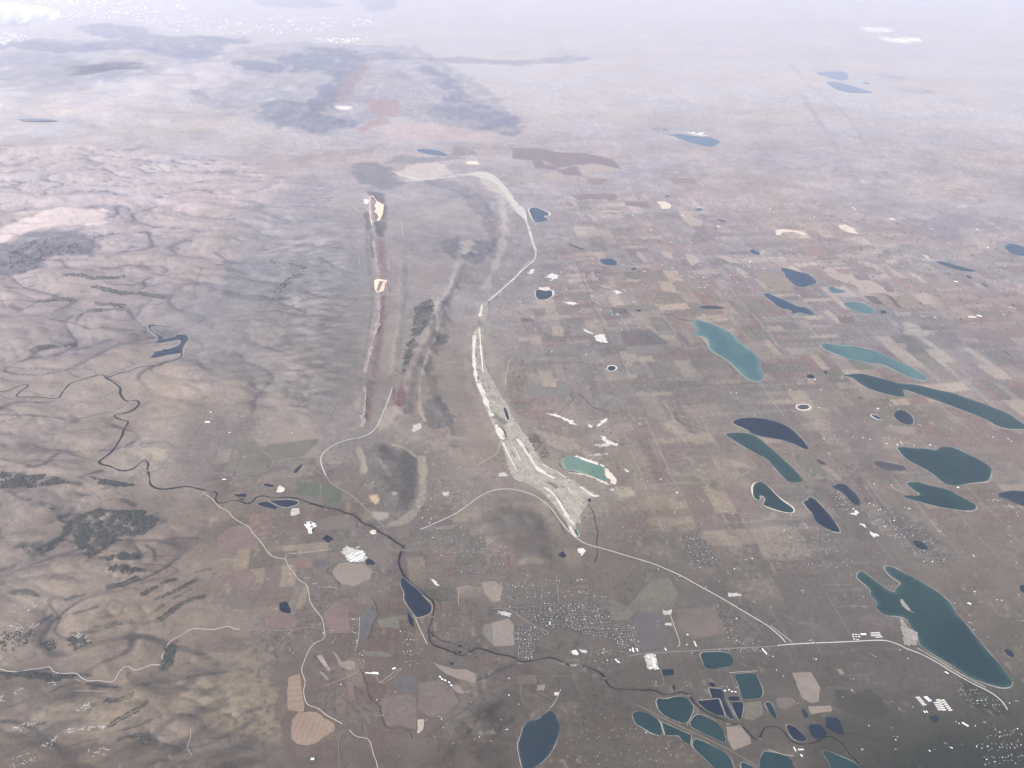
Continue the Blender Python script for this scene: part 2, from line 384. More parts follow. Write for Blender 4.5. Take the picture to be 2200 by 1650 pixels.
def sheet(name, P, m, lift=2.0, step=None, label=None, kind='structure', parent=None, thing=None):
    d = np.linalg.norm(P.mean(0))
    if step is None: step = max(np.ptp(P, axis=0).max() / 7, 60.0)
    V, Fc = fill(P, step)
    z = Zs(V) + lift + d * 6e-5
    V3 = np.column_stack([V, z])
    c = np.array([*V3.mean(0)[:2], z.min()]) if parent is None else None
    o = mesh_obj(name, V3, up(V, Fc), m, parent=parent, origin=c)
    if kind and parent is None: o['kind'] = kind
    if label: o['label'] = label
    return o
def ribbon_geo(P, width, lift, vary=0.0):
    n = len(P)
    T = np.gradient(P, axis=0); T /= np.linalg.norm(T, axis=1)[:, None] + 1e-9
    N = np.stack([-T[:, 1], T[:, 0]], 1)
    w = width * 0.5 * np.ones(n)
    if vary: w = w * (1 + vary * perlin(P[:, 0] / 260, P[:, 1] / 260, 71))
    A, B = P + N * w[:, None], P - N * w[:, None]
    d = np.hypot(P[:, 0], P[:, 1])
    z = np.maximum(np.maximum(Zs(A), Zs(B)), Zs(P)) + lift + d * 6e-5
    V = np.vstack([np.column_stack([A, z]), np.column_stack([B, z])])
    Fc = [[i, n + i, n + i + 1, i + 1] for i in range(n - 1)]
    return V, Fc
def ribbon(name, px, width, m, lift=3.0, smooth=2, vary=0.0, label=None, kind='structure', raw=None, parent=None):
    P = ground_xy(px) if raw is None else raw
    if smooth: P = chaikin(P, smooth, False)
    step = max(35.0, np.linalg.norm(P.mean(0)) / FPX * 3.5)
    P = resample(P, step)
    V, Fc = ribbon_geo(P, width, lift, vary)
    c = np.array([*V.mean(0)[:2], V[:, 2].min()]) if parent is None else None
    o = mesh_obj(name, V, Fc, m, parent=parent, origin=c)
    if kind and parent is None: o['kind'] = kind
    if label: o['label'] = label
    return o
# ---------------------------------------------------------------- lakes, ponds and two painted cloud shadows: (colour, shore, smoothing, outline, label)
A0, A1, A2, A3 = (550, 0), (1100, 0), (1650, 0), (0, 0)
B0, B1, B2, B3 = (0, 412), (550, 412), (1100, 412), (1650, 412)
C0, C1, C2, C3 = (0, 825), (550, 825), (1100, 825), (1650, 825)
D0, D1, D2, D3 = (0, 1238), (550, 1238), (1100, 1238), (1650, 1238)
q = lambda r, s: Q(r[0], r[1], s)
LAKES = [
 ('far', 0, 2, q(A2, '395,632 470,615 690,612 695,690 600,690 500,658'), 'far dull blue painted cloud shadow, the farther of a pair on the open plain'),  # this and the next: cloud shadows laid down as dull blue sheets
 ('far', 0, 2, q(A2, '490,705 560,700 680,725 800,765 930,800 820,802 700,798 600,775 540,745'), 'far dull blue painted cloud shadow, the nearer of a pair on the open plain'),
 ('far', 0, 2, q(A2, '800,715 845,703 890,718 845,726'), ''),
 ('blue', 0, 2, q(A0, '1375,1290 1410,1280 1500,1284 1580,1297 1630,1318 1648,1334 1615,1345 1560,1335 1480,1325 1400,1305'), 'narrow blue lake beside dark wooded hills beyond the ridge quarry'),
 ('blue', 'shore', 1, q(A1, '1320,1147 1370,1160 1430,1150 1530,1165 1640,1178 1720,1185 1790,1215 1775,1235 1720,1268 1620,1250 1530,1225 1440,1190 1380,1170'), 'long blue reservoir in front of the white power station'),
 ('blue', 0, 1, q(A1, '1285,1110 1310,1106 1340,1112 1338,1120 1300,1120'), ''),
 ('blue', 0, 2, q(A3, '135,1032 250,1026 420,1030 535,1040 430,1050 220,1052'), 'far thin blue lake among the western mountains'),
 ('navy', 'shore', 0, RESERVOIR_PX, 'hook-shaped dark blue reservoir in the canyon hills'),
 ('blue', 'paleshore', 1, q(B2, '140,145 205,132 260,155 305,175 318,192 315,208 290,205 275,212 290,225 312,232 310,250 270,262 200,268 178,240 160,195'), 'dark blue lake inside a wide pale sand rim'),
 ('slate', 'white', 1, q(B2, '205,845 240,842 290,855 320,845 345,855 348,885 338,905 290,928 235,930 207,913 200,872'), 'round grey lake with a white salt rim'),
 ('blue', 'shore', 2, q(B2, '745,582 800,576 850,572 890,590 908,612 895,632 830,635 780,622 762,605'), ''),
 ('blue', 'shore', 2, q(B2, '1015,665 1045,648 1078,655 1060,672 1030,680'), ''),
 ('blue', 0, 1, q(B2, '1310,38 1335,28 1360,40 1335,46'), ''),
 ('teal', 0, 1, q(B2, '1570,152 1590,142 1635,142 1632,160 1600,166'), ''),
 ('slate', 0, 2, q(B2, '1755,232 1800,240 1850,260 1800,256'), ''),
 ('blue', 'shore', 2, q(B2, '2035,505 2070,492 2115,515 2138,538 2110,545 2060,530'), ''),
 ('slate', 0, 1, q(B2, '480,437 530,458 590,485 630,490 610,502 550,482 500,462'), ''),
 ('navy', 'white', 2, q(B2, '815,1515 850,1493 894,1505 886,1530 850,1545 825,1530'), 'small dark oval pond with a white rim beside the farm fields'),
 ('slate', 0, 2, q(B2, '1600,992 1650,980 1760,980 1850,1000 1760,1007 1660,1010'), ''),
 ('teal', 'shore', 1, q(B2, '1560,1115 1600,1095 1640,1115 1750,1145 1850,1190 1900,1230 1950,1290 2000,1330 2060,1370 2100,1400 2130,1440 2135,1480 2130,1520 2160,1560 2165,1590 2140,1630 2090,1635 2030,1615 1970,1565 1920,1510 1850,1450 1780,1405 1700,1360 1690,1310 1680,1265 1650,1245 1570,1240 1555,1215 1580,1195 1590,1180 1560,1140'), 'large milky teal reservoir with a dam road along its near side'),
 ('green', 0, 1, q(B2, '800,1030 830,1025 862,1040 830,1052'), ''),
 ('slate', 0, 1, q(B2, '1062,1018 1085,1010 1117,1022 1095,1032'), ''),
 ('blue', 'shore', 1, q(B3, '100,665 130,650 190,665 260,690 330,700 380,730 415,765 418,790 370,805 300,825 240,815 200,780 170,745 140,725 150,710'), 'blue lake next to the pale orange field'),
 ('blue', 'shore', 1, q(B3, '-40,875 0,872 60,900 140,930 200,960 260,990 320,990 370,1020 400,1050 395,1065 330,1055 270,1035 230,1050 190,1045 215,1035 180,1010 130,1008 80,985 30,940 -30,900'), 'long dark blue lake with a notch in its near bank and a pale rim'),
 ('teal', 'shore', 2, q(B3, '645,955 700,945 780,950 850,970 905,1000 922,1025 910,1048 840,1048 770,1035 700,1005 665,985'), 'teal oval lake below the checkered red fields'),
 ('teal', 0, 2, q(B3, '510,815 560,820 620,840 680,858 620,870 560,872 530,850'), 'small pale teal pond beside the red and tan fields'),
 ('slate', 0, 2, q(B3, '965,1022 1000,1018 1030,1045 970,1048'), ''),
 ('teal', 'shore', 1, q(B3, '455,1310 490,1300 600,1320 690,1325 720,1320 800,1340 900,1360 1000,1400 1100,1450 1200,1490 1290,1540 1350,1580 1380,1615 1320,1625 1230,1600 1130,1560 1040,1510 1010,1495 1000,1488 950,1478 850,1475 780,1455 700,1440 600,1400 520,1370 465,1345'), 'long teal reservoir with a pale green tail'),
 ('deepteal', 'shore', 1, q(C3, '620,-77 700,-82 780,-90 840,-82 950,-52 1050,-27 1130,0 1280,5 1440,50 1600,80 1700,120 1850,170 1980,220 2080,260 2130,300 2210,350 2230,390 2070,388 1970,365 1900,320 1800,275 1650,220 1500,160 1350,110 1250,75 1180,50 1160,55 1170,85 1185,110 1120,112 1020,90 930,65 860,40 780,-10 740,-45 680,-65'), 'very long deep teal reservoir running to the edge of the plain'),
 ('blue', 'shore', 1, q(B3, '2020,480 2060,445 2120,450 2197,475 2250,500 2250,550 2140,550 2080,530 2060,510'), ''),
 ('slate', 0, 1, q(B3, '1430,600 1500,600 1600,630 1700,655 1800,680 1740,690 1620,670 1520,635'), ''),
 ('slate', 0, 1, q(B3, '1695,722 1730,720 1757,742 1730,748'), ''),
 ('slate', 0, 1, q(B3, '1820,790 1850,790 1900,812 1880,816'), ''),
 ('navy', 0, 2, q(B3, '325,1585 360,1565 400,1585 395,1600 345,1602'), ''),
 ('navy', 0, 2, q(B3, '470,1540 500,1540 522,1565 490,1560'), ''),
 ('navy', 'shore', 1, q(C3, '-310,335 -270,300 -180,287 -90,290 0,305 80,325 170,365 230,410 290,470 330,520 355,555 330,565 260,535 190,505 90,475 0,462 -60,450 -140,430 -165,400 -220,375 -280,350'), 'crescent navy lake with a pale rim, the farther of a pair'),
 ('deepteal', 'shore', 1, q(C3, '-365,430 -300,415 -200,420 -120,440 -60,480 0,530 60,580 110,630 180,690 240,750 300,820 300,840 240,848 180,845 140,810 90,760 30,690 0,650 -120,590 -240,520 -360,445'), 'teal crescent lake with a broad pale rim, the nearer of a pair'),
 ('deepteal', 'paleshore', 1, q(C3, '-130,870 -90,840 -50,840 0,875 60,945 130,1010 200,1055 225,1085 205,1110 130,1100 60,1080 0,1060 -50,1035 -30,1010 -25,985 -50,960 -75,965 -60,990 -90,1000 -130,970'), 'teal lake with a pale sand spit and bright rim'),
 ('navy', 'shore', 1, q(C3, '300,1010 340,1000 350,970 400,985 440,1030 500,1090 550,1150 590,1210 622,1268 600,1278 520,1255 440,1210 390,1160 385,1120 350,1080 320,1045'), 'tapering navy lake amid the scattered houses'),
 ('slate', 0, 1, q(C3, '548,880 610,855 660,862 710,900 750,940 790,1000 795,1045 760,1045 710,1010 670,960 620,920 565,895'), 'slate coloured lake wrapped by the housing estate'),
 ('deepteal', 'shore', 1, q(C3, '1105,545 1170,540 1260,555 1360,552 1440,575 1480,540 1540,535 1620,555 1720,610 1810,650 1880,690 1925,730 1915,780 1895,835 1830,845 1720,855 1620,880 1540,870 1490,840 1450,800 1380,750 1290,700 1210,660 1160,620 1130,580'), 'broad dark teal reservoir with a headland in its far shore'),
 ('deepteal', 'shore', 1, q(C3, '1185,855 1230,840 1290,840 1360,865 1450,885 1550,910 1640,960 1740,1010 1795,1045 1780,1085 1700,1092 1580,1075 1450,1055 1350,1025 1250,1000 1190,985 1155,965 1200,955 1280,965 1310,945 1270,925 1230,895'), 'dark teal lake with a narrow western bay'),
 ('murky', 0, 2, q(C3, '905,670 950,658 1020,675 1100,690 1170,705 1195,735 1150,748 1090,740 1030,748 970,720 920,695'), 'dull purple grey half dry lake bed'),
 ('slate', 'shore', 2, q(C3, '1070,265 1100,230 1150,222 1210,250 1250,295 1250,350 1200,355 1140,335 1100,305'), 'grey green rounded pond with one bright bank'),
 ('slate', 'white', 2, q(C3, '875,265 920,265 970,290 985,312 930,300'), ''),
 ('murky', 'paleshore', 1, q(C3, '250,190 300,175 355,185 350,215 290,222 255,210'), ''),
 ('slate', 0, 1, q(C3, '1970,945 2030,925 2110,915 2260,930 2260,1070 2130,1030 2050,990 1990,970'), ''),
 ('deepteal', 0, 2, q(C3, '1235,1360 1270,1343 1320,1355 1365,1390 1375,1420 1330,1425 1280,1400'), ''),
 ('murky', 0, 2, q(C3, '770,105 830,125 810,130 780,118'), ''),
 ('murky', 0, 2, q(C3, '415,645 440,648 510,690 490,695 440,680'), ''),
 ('deepteal', 'shore', 1, q(D3, '755,0 790,-45 830,-30 870,0 920,40 990,90 1085,150 1090,110 1150,65 1100,30 1050,0 1010,-50 1000,-85 1050,-85 1110,-60 1180,-20 1250,10 1350,70 1450,130 1540,200 1600,280 1620,330 1700,410 1770,500 1840,580 1900,660 1980,740 2050,840 2105,900 2090,950 2030,960 1950,945 1850,915 1750,880 1650,810 1550,750 1450,690 1350,630 1300,590 1285,500 1220,430 1190,370 1130,345 1000,340 950,300 920,270 938,235 920,200 875,165 885,120 830,70 780,30'), 'biggest dark lake, two-armed, with a small island'),
 ('slate', 0, 2, q(D3, '2025,630 2070,625 2115,665 2110,695 2060,685'), ''),
 ('deepteal', 0, 1, q(D3, '2150,80 2240,70 2240,150 2180,140'), ''),
 ('navy', 0, 1, q(D3, '345,1280 440,1265 500,1330 510,1370 440,1400 390,1390 360,1340'), ''),
 ('navy', 0, 0, q(D3, '500,1215 600,1215 660,1350 600,1350 500,1300'), ''),
 ('navy', 'shore', 1, q(D3, '145,1270 220,1290 290,1350 345,1410 270,1425 200,1390'), ''),
 ('slate', 0, 1, q(D3, '285,1135 320,1150 355,1215 310,1215'), ''),
 ('slate', 0, 1, q(D3, '1380,1200 1475,1195 1460,1250 1430,1260 1400,1230'), ''),
 ('deepteal', 'shore', 1, q(D3, '450,1505 520,1500 600,1540 700,1580 830,1660 900,1720 560,1720 520,1590'), ''),
 ('deepteal', 'shore', 1, q(D3, '-40,1500 0,1510 90,1520 190,1560 230,1650 260,1720 -60,1720 -80,1600'), ''),
 ('deepteal', 'shore', 1, q(D3, '0,1085 30,1090 75,1200 60,1230 10,1180 -30,1080'), ''),
 ('slate', 'shore', 1, q(D2, '130,1240 220,1235 270,1190 330,1145 370,1180 400,1250 420,1290 400,1370 370,1450 320,1540 260,1600 180,1660 150,1720 110,1720 90,1660 70,1580 45,1450 70,1390 90,1310'), 'leaf-shaped dark lake below the wooded slope at the edge of the view'),
 ('deepteal', 'shore', 1, q(D2, '1610,660 1700,650 1870,655 1910,720 1890,775 1800,785 1760,800 1660,795 1640,740'), 'six-sided dark teal gravel pond beside the straight road'),
 ('deepteal', 'shore', 1, q(D2, '1900,845 1980,835 2090,830 2120,890 2160,990 2140,1050 2060,1055 1990,1060 1960,1000 1940,920'), 'rectangular dark teal gravel pond with rounded corners'),
 ('navy', 0, 0, q(D2, '1290,805 1330,797 1340,803 1385,795 1392,845 1300,855'), 'small navy rectangular basin beside the white factory'),
 ('slate', 0, 2, q(D2, '1375,940 1395,930 1410,965 1390,982'), ''),
 ('navy', 0, 1, q(D2, '1685,915 1730,915 1755,950 1700,942'), ''),
 ('navy', 'shore', 0, q(D2, '1690,960 1800,970 1825,1000 1830,1070 1870,1140 1920,1230 1880,1230 1840,1200 1800,1080 1780,1050 1720,1050'), 'narrow bent navy pond between causeways'),
 ('navy', 'shore', 0, q(D2, '1590,1072 1775,1055 1825,1200 1760,1195 1670,1150 1610,1100'), 'four-sided navy pond on the inside of the river bend'),
 ('navy', 0, 1, q(D2, '1855,1040 1900,1032 1950,1040 1955,1065 1880,1070'), ''),
 ('navy', 'shore', 0, q(D2, '1885,1085 1980,1080 1990,1110 1970,1230 1950,1235 1910,1160'), ''),
 ('deepteal', 'shore', 1, q(D2, '1230,1045 1330,1060 1400,1035 1470,1032 1520,1060 1570,1140 1500,1275 1400,1240 1270,1180'), 'large dark teal gravel pond under the river meander'),
 ('deepteal', 'shore', 1, q(D2, '1025,1170 1120,1165 1200,1195 1270,1240 1300,1380 1200,1350 1120,1300 1060,1270'), ''),
 ('deepteal', 'shore', 0, q(D2, '1287,1255 1400,1305 1540,1365 1528,1455 1470,1420 1430,1370 1320,1370'), ''),
 ('deepteal', 'shore', 1, q(D2, '1580,1180 1680,1210 1800,1280 1850,1450 1750,1400 1600,1330 1515,1280'), ''),
 ('deepteal', 'shore', 1, q(D2, '1560,1390 1650,1420 1750,1470 1870,1540 1910,1650 1920,1720 1800,1720 1650,1560 1545,1470'), ''),
 ('deepteal', 'shore', 1, q(D2, '1955,1580 2100,1650 2160,1720 1990,1720'), ''),
 ('navy', 'shore', 1, q(D1, '1240,20 1270,10 1320,60 1400,120 1450,190 1500,235 1510,270 1500,320 1440,345 1380,360 1350,320 1300,250 1265,185 1280,150 1240,75'), 'navy wedge-shaped gravel lake inside the river bend'),
 ('navy', 0, 1, q(D1, '1300,305 1330,340 1355,375 1345,395 1365,440 1340,430 1310,390 1305,350'), ''),
 ('navy', 0, 0, q(D1, '205,230 260,215 285,260 300,300 290,318 230,310 200,285'), 'small dark five-sided pond above the red pivot field'),
 ('slate', 0, 1, q(D1, '1735,598 1750,588 1772,592 1770,606 1745,608'), ''),
 ('slate', 0, 1, q(D1, '1728,655 1750,640 1768,648 1760,668 1740,664'), ''),
 ('slate', 0, 0, q(D1, '1660,745 1675,736 1702,748 1680,768'), ''),
 ('navy', 'shore', 0, q(C1, '0,1030 90,1008 192,1058 160,1078 60,1055'), 'flat navy settling basin beside the river, the western of two'),
 ('navy', 'shore', 0, q(C1, '110,1003 270,993 350,1005 368,1020 345,1040 265,1062 200,1050'), 'flat navy settling basin beside the river, the eastern of two'),
 ('navy', 0, 0, q(C1, '570,1328 588,1311 640,1347 620,1365'), ''),
 ('navy', 0, 0, q(C1, '591,1308 605,1295 668,1330 644,1344'), ''),
 ('navy', 0, 0, q(C1, '940,1520 965,1500 1000,1515 1025,1540 1020,1552 950,1550'), 'dark navy pond at the end of the long white sheds'),
 ('slate', 0, 1, q(C1, '325,750 345,720 400,685 395,705 350,760 330,765'), ''),
 ('navy', 0, 1, q(C1, '55,865 90,855 155,870 150,885 100,880'), ''),
 ('navy', 'paleshore', 1, q(C1, '2125,205 2140,200 2165,240 2178,310 2165,318 2140,270'), 'thin dark pond in the white quarry'),
 ('navy', 0, 0, q(C0, '2005,950 2115,945 2117,970 2040,968'), ''),
 ('navy', 0, 0, q(C0, '2035,985 2100,985 2085,998'), ''),
 ('green', 'shore', 1, q(C2, '440,640 480,610 540,625 680,680 800,715 795,790 850,830 830,845 760,825 640,775 560,745 470,745 430,690'), 'pale green lake with a wide sand beach by the quarry'),
 ('teal', 'paleshore', 1, q(C2, '530,1250 550,1245 575,1290 570,1315 545,1290'), 'small turquoise pond at the tip of the quarry'),
 ('slate', 0, 0, q(C2, '395,1470 430,1440 470,1475 440,1495'), ''),
 ('navy', 0, 0, q(C2, '650,988 672,985 680,1008 652,1010'), ''),
]
for _k, (col, sh, sm, px, lab) in enumerate(LAKES):
    P = footprint(px, sm)
    d = np.linalg.norm(P.mean(0)); z = float(H(P[:, 0], P[:, 1]).max()) + 2.0 + d * 1e-4
    small = np.ptp(P, axis=0).max() < 500
    if sh:                                  # a rim of bare sand or salt a little wider than the water
        c = P.mean(0); E = resample(P, max(30.0, d / FPX * 3), True)
        T = np.roll(E, -1, 0) - np.roll(E, 1, 0); T /= np.linalg.norm(T, axis=1)[:, None] + 1e-9
        Nn = np.stack([T[:, 1], -T[:, 0]], 1)
        area = 0.5 * np.sum(E[:, 0] * np.roll(E[:, 1], -1) - E[:, 1] * np.roll(E[:, 0], -1))
        if area < 0: Nn = -Nn
        w = d / FPX * (4.6 if sh in ('white', 'paleshore') else 2.6) * (0.25 + 1.2 * np.clip(perlin(E[:, 0] / (d / FPX * 70), E[:, 1] / (d / FPX * 70), 77) + 0.35, 0, 1))
        n = len(E); O = E + Nn * w[:, None]; I = E - Nn * (d / FPX * 1.2)
        zz = max(z - 0.7, float(Zs(O).max()) + 0.5) if not small else z - 0.7
        V = np.vstack([np.column_stack([O, np.minimum(np.maximum(Zs(O) + 1.0, z - 4), z - 0.6)]), np.column_stack([I, np.full(n, z - 0.5)])])
        so = mesh_obj('shore', V, [[i, (i + 1) % n, n + (i + 1) % n, n + i] if area > 0 else [i, n + i, n + (i + 1) % n, (i + 1) % n] for i in range(n)], M[sh], origin=np.array([*P.mean(0), z - 4]))
        so['kind'] = 'structure'
    V, Fc = fill(P, None if small else max(np.ptp(P, axis=0).max() / 26, 20.0)); n = len(V)
    assert np.allclose(V[:len(P)], P, atol=1.0)
    rim = list(range(len(P)))
    Fc = up(V, Fc); V3 = np.vstack([np.column_stack([V, np.full(n, z)]), np.column_stack([P, np.full(len(P), z - 12)])])
    m = len(P); area = 0.5 * np.sum(P[:, 0] * np.roll(P[:, 1], -1) - P[:, 1] * np.roll(P[:, 0], -1))
    side = [[i, n + i, n + (i + 1) % m, (i + 1) % m] for i in range(m)] if area > 0 else [[i, (i + 1) % m, n + (i + 1) % m, n + i] for i in range(m)]
    o = mesh_obj('lake' if not small else 'pond', V3, Fc + side, WATER[col], origin=np.array([*P.mean(0), z - 12]))  # the painted cloud shadows come out under this name too
    if not small:                            # silt and shallows along the banks, wider in some bays than in others
        dd = seg_dist(V[:, 0], V[:, 1], P, True); wd = d / FPX * 9 * np.clip(0.5 + 1.3 * perlin(V[:, 0] / (d / FPX * 45), V[:, 1] / (d / FPX * 45), 120), 0.12, 2)
        sh_ = np.concatenate([np.clip(1 - dd / wd, 0, 1) ** 1.5 * 0.42, np.zeros(len(P))])
        at_ = o.data.attributes.new('shallow', 'FLOAT', 'POINT'); at_.data.foreach_set('value', sh_.astype(np.float32))
    o['kind'] = 'structure'
    if lab: o['label'] = lab; o['category'] = 'lake' if not small else 'pond'
    lo, hi = P.min(0), P.max(0)
    i = np.nonzero((GX > lo[0]) & (GX < hi[0]) & (GY > lo[1]) & (GY < hi[1]))
    if len(i[0]):
        k = inside(GX[i], GY[i], P)
        GZ[i[0][k], i[1][k]] = np.minimum(GZ[i[0][k], i[1][k]], z - 9.0)
        e = seg_dist(GX[i], GY[i], P, True) < d / FPX * 6
        GZ[i[0][e], i[1][e]] = np.minimum(GZ[i[0][e], i[1][e]], z - 3.0)
# ---------------------------------------------------------------- land cover, worked out for every point of the land sheet
X, Y = GX.ravel(), GY.ravel()
DIST = np.hypot(X, Y)
C = np.empty((len(X), 3)); C[:] = (0.182, 0.153, 0.132)
def lerp(i, col, w):
    C[i] = C[i] * (1 - w[:, None]) + np.asarray(col) * w[:, None]
def box(P, pad):
    lo, hi = P.min(0) - pad, P.max(0) + pad
    return np.nonzero((X > lo[0]) & (X < hi[0]) & (Y > lo[1]) & (Y < hi[1]))[0]
def area(px, col, w=1.0, rag=1.0, soft=1.0, holes=0.0, seed=0):
    """an area of other cover with an uneven edge; HOLES leaves gaps in it"""
    P = ground_xy(px); d0 = np.linalg.norm(P.mean(0)); u = d0 / FPX
    i = box(P, u * 20)
    if not len(i): return
    x, y = X[i], Y[i]
    s = sdist(x, y, P) + rag * u * (14 * perlin(x / (u * 45), y / (u * 45), 80 + seed) + 7 * perlin(x / (u * 15), y / (u * 15), 81 + seed))
    k = sst(3.5 * u * soft, -3.5 * u * soft, s) * w
    if holes: k = k * (0.25 + 0.75 * sst(-0.22, 0.22, fbm(x / (u * 24), y / (u * 60 if u > 25 else u * 24), 4, 83 + seed, .6) + 0.35 * (1 - holes)))
    lerp(i, col, k)
def streak(px, width, col, w=1.0, rag=1.0, seed=0):
    P = chaikin(ground_xy(px), 2, False); u = np.linalg.norm(P.mean(0)) / FPX
    i = box(P, u * (width + 14)); x, y = X[i], Y[i]
    s = seg_dist(x, y, P) - width * u * 0.55 + rag * u * width * 0.5 * perlin(x / (u * width * 3 + u * 8), y / (u * width * 3 + u * 8), 85 + seed)
    lerp(i, col, sst(2.2 * u, -2.2 * u, s) * w)
N1, N2, N3 = drain(X, Y)
big = fbm(X / 9000, Y / 9000, 3, 90); mid = fbm(X / 2400, Y / 2400, 4, 91); fine = fbm(X / 520, Y / 520, 4, 92); dry = fbm(X / 4200, Y / 4200, 3, 93)
hillm = sst(500, -1300, sdist(X, Y, HILLS))
# ranch and farm land: sections and parts of sections, each with its own crop
pa, pb = flat([[1240, 565], [1330, 760]]); TH = math.atan2(pa[0] - pb[0], pa[1] - pb[1])
u_ = (X * math.cos(TH) - Y * math.sin(TH)); v_ = (X * math.sin(TH) + Y * math.cos(TH))
u_ = u_ + 60 * perlin(X / 900, Y / 900, 94); v_ = v_ + 60 * perlin(X / 900, Y / 900, 95)
PAL = np.array([(0.150, 0.122, 0.104), (0.190, 0.160, 0.135), (0.245, 0.195, 0.150), (0.130, 0.098, 0.092), (0.165, 0.145, 0.118), (0.300, 0.240, 0.180),
                (0.175, 0.118, 0.100), (0.140, 0.125, 0.105), (0.120, 0.115, 0.090), (0.205, 0.175, 0.150), (0.160, 0.130, 0.115), (0.185, 0.135, 0.115)])
def crops(L, seed):
    a, b = u_ / L, v_ / L; i = np.floor(a); j = np.floor(b); fa, fb = a - i, b - j
    h = hsh(i.astype(int), j.astype(int), seed)
    ka = np.where(h < .25, 1, np.where(h < .5, 2, np.where(h < .7, 1, np.where(h < .85, 2, 4))))
    kb = np.where(h < .25, 2, np.where(h < .5, 1, np.where(h < .7, 4, np.where(h < .85, 3, 1))))
    si, sj = np.floor(fa * ka), np.floor(fb * kb)
    e = np.minimum(np.minimum(fa * ka - si, 1 - fa * ka + si) / ka, np.minimum(fb * kb - sj, 1 - fb * kb + sj) / kb) * L
    pick = hsh((i * 4 + si).astype(int), (j * 4 + sj).astype(int), seed + 1)
    return PAL[(pick * len(PAL)).astype(int) % len(PAL)], e, pick
P1, E1, K1 = crops(850.0, 1); P2, E2, K2 = crops(2400.0, 5)
PLAIN = flat(F('1160,330 1330,330 1500,380 1750,430 2300,470 2600,800 2600,1700 1700,1800 1500,1240 1320,1180 1300,1050 1250,900 1090,760 1180,520'))
plain = sst(400, -1200, sdist(X, Y, PLAIN)) * (1 - 0.85 * sst(24000, 38000, DIST + 5000 * fbm(X / 6000, Y / 6000, 3, 109)))
cropw = plain * np.where(DIST < 16500, 0.58, 0.85) * sst(-0.6, 0.0, dry + 0.25 * (DIST > 15000))
C = C * (1 - cropw[:, None]) + (P1 * 0.82 + P2 * 0.18) * cropw[:, None]
C *= (1 - 0.20 * cropw * sst(34, 8, E1) * (K1 > 0.4))[:, None]
lane = plain * sst(30, 6, E2) * sst(42000, 20000, DIST) * (fbm(X / 3000, Y / 3000, 2, 97) > -0.1)     # section roads
lerp(np.arange(len(X)), (0.27, 0.245, 0.215), lane * 0.55)
pad = sst(0.30, 0.48, fbm(X / 420, Y / 420, 3, 98)) * sst(0.6, 0.2, hillm)
lerp(np.arange(len(X)), (0.30, 0.26, 0.215), pad * 0.45 * sst(-0.3, 0.3, dry))
damp = sst(0.28, 0.5, fbm(X / 560, Y / 560, 3, 99))
lerp(np.arange(len(X)), (0.115, 0.108, 0.098), damp * 0.5)
VALLEY = flat(F('430,900 700,960 860,1110 1000,1080 1280,1180 1330,1230 1080,1250 1000,1300 1100,1400 1500,1440 1650,1500 1500,1640 1200,1560 1100,1480 1000,1500 900,1600 860,1700 620,1680 590,1420 480,1300 460,1120'))
EAST = flat(F('1040,860 1090,760 1160,520 1330,520 1330,1000 1260,1010 1150,930'))
for pl_, L_, w_, sd_ in ((VALLEY, 520.0, 0.62, 11), (EAST, 620.0, 0.7, 13)):
    i_ = box(pl_, 900); k_ = sst(200, -500, sdist(X[i_], Y[i_], pl_)) * w_ * sst(-0.45, 0.1, fbm(X[i_] / 1800, Y[i_] / 1800, 3, 104))
    Pv, Ev, Kv = crops(L_, sd_)
    C[i_] = C[i_] * (1 - k_[:, None]) + Pv[i_] * 1.02 * k_[:, None]
    C[i_] *= (1 - 0.25 * k_ * sst(26, 6, Ev[i_]) * (Kv[i_] > .3))[:, None]
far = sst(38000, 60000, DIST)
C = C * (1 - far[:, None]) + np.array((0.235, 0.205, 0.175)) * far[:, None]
# hills: pale grass on the slopes, brush and pines in the draws
hcol = np.array((0.196, 0.160, 0.142))
C = C * (1 - hillm[:, None]) + hcol * hillm[:, None]
mottle = 1 + (0.26 * big + (0.36 * mid + 0.22 * fine) * (1 - .5 * plain)) * (1 - 0.6 * sst(30000, 60000, DIST))
C *= np.clip(mottle, 0.45, 1.7)[:, None]
warm = np.clip(fbm(X / 5200, Y / 5200, 4, 96) * 1.4, -1, 1)
C *= np.stack([1 + 0.07 * warm, 1 + 0 * warm, 1 - 0.10 * warm], 1)
patchy = fbm(X / 1500, Y / 1500, 3, 103)
draw = hillm * np.clip(sst(0.050, 0.012, np.abs(N1)) * 1.0 * sst(-0.35, 0.0, patchy) + sst(0.060, 0.015, np.abs(N2)) * 0.85 * sst(-0.18, 0.12, patchy + .5 * big) + sst(0.07, 0.015, np.abs(N3)) * 0.35 * sst(0, .3, -patchy), 0, 1)
draw *= np.where(DIST < 45000, 1, 0.5)
lerp(np.arange(len(X)), (0.066, 0.063, 0.064), np.clip(draw * 1.0, 0, 0.85))
grass = hillm * sst(0.12, 0.5, np.abs(N1) + 0.5 * np.abs(N2) + 0.4 * dry)
lerp(np.arange(len(X)), (0.265, 0.215, 0.165), grass * 0.4)
FOREST = (0.056, 0.058, 0.056); SCRUB = (0.090, 0.086, 0.084); FARWOOD = (0.060, 0.068, 0.085)
REDDISH = (0.175, 0.105, 0.090); PALEG = (0.33, 0.275, 0.215); TANS = (0.27, 0.225, 0.175)

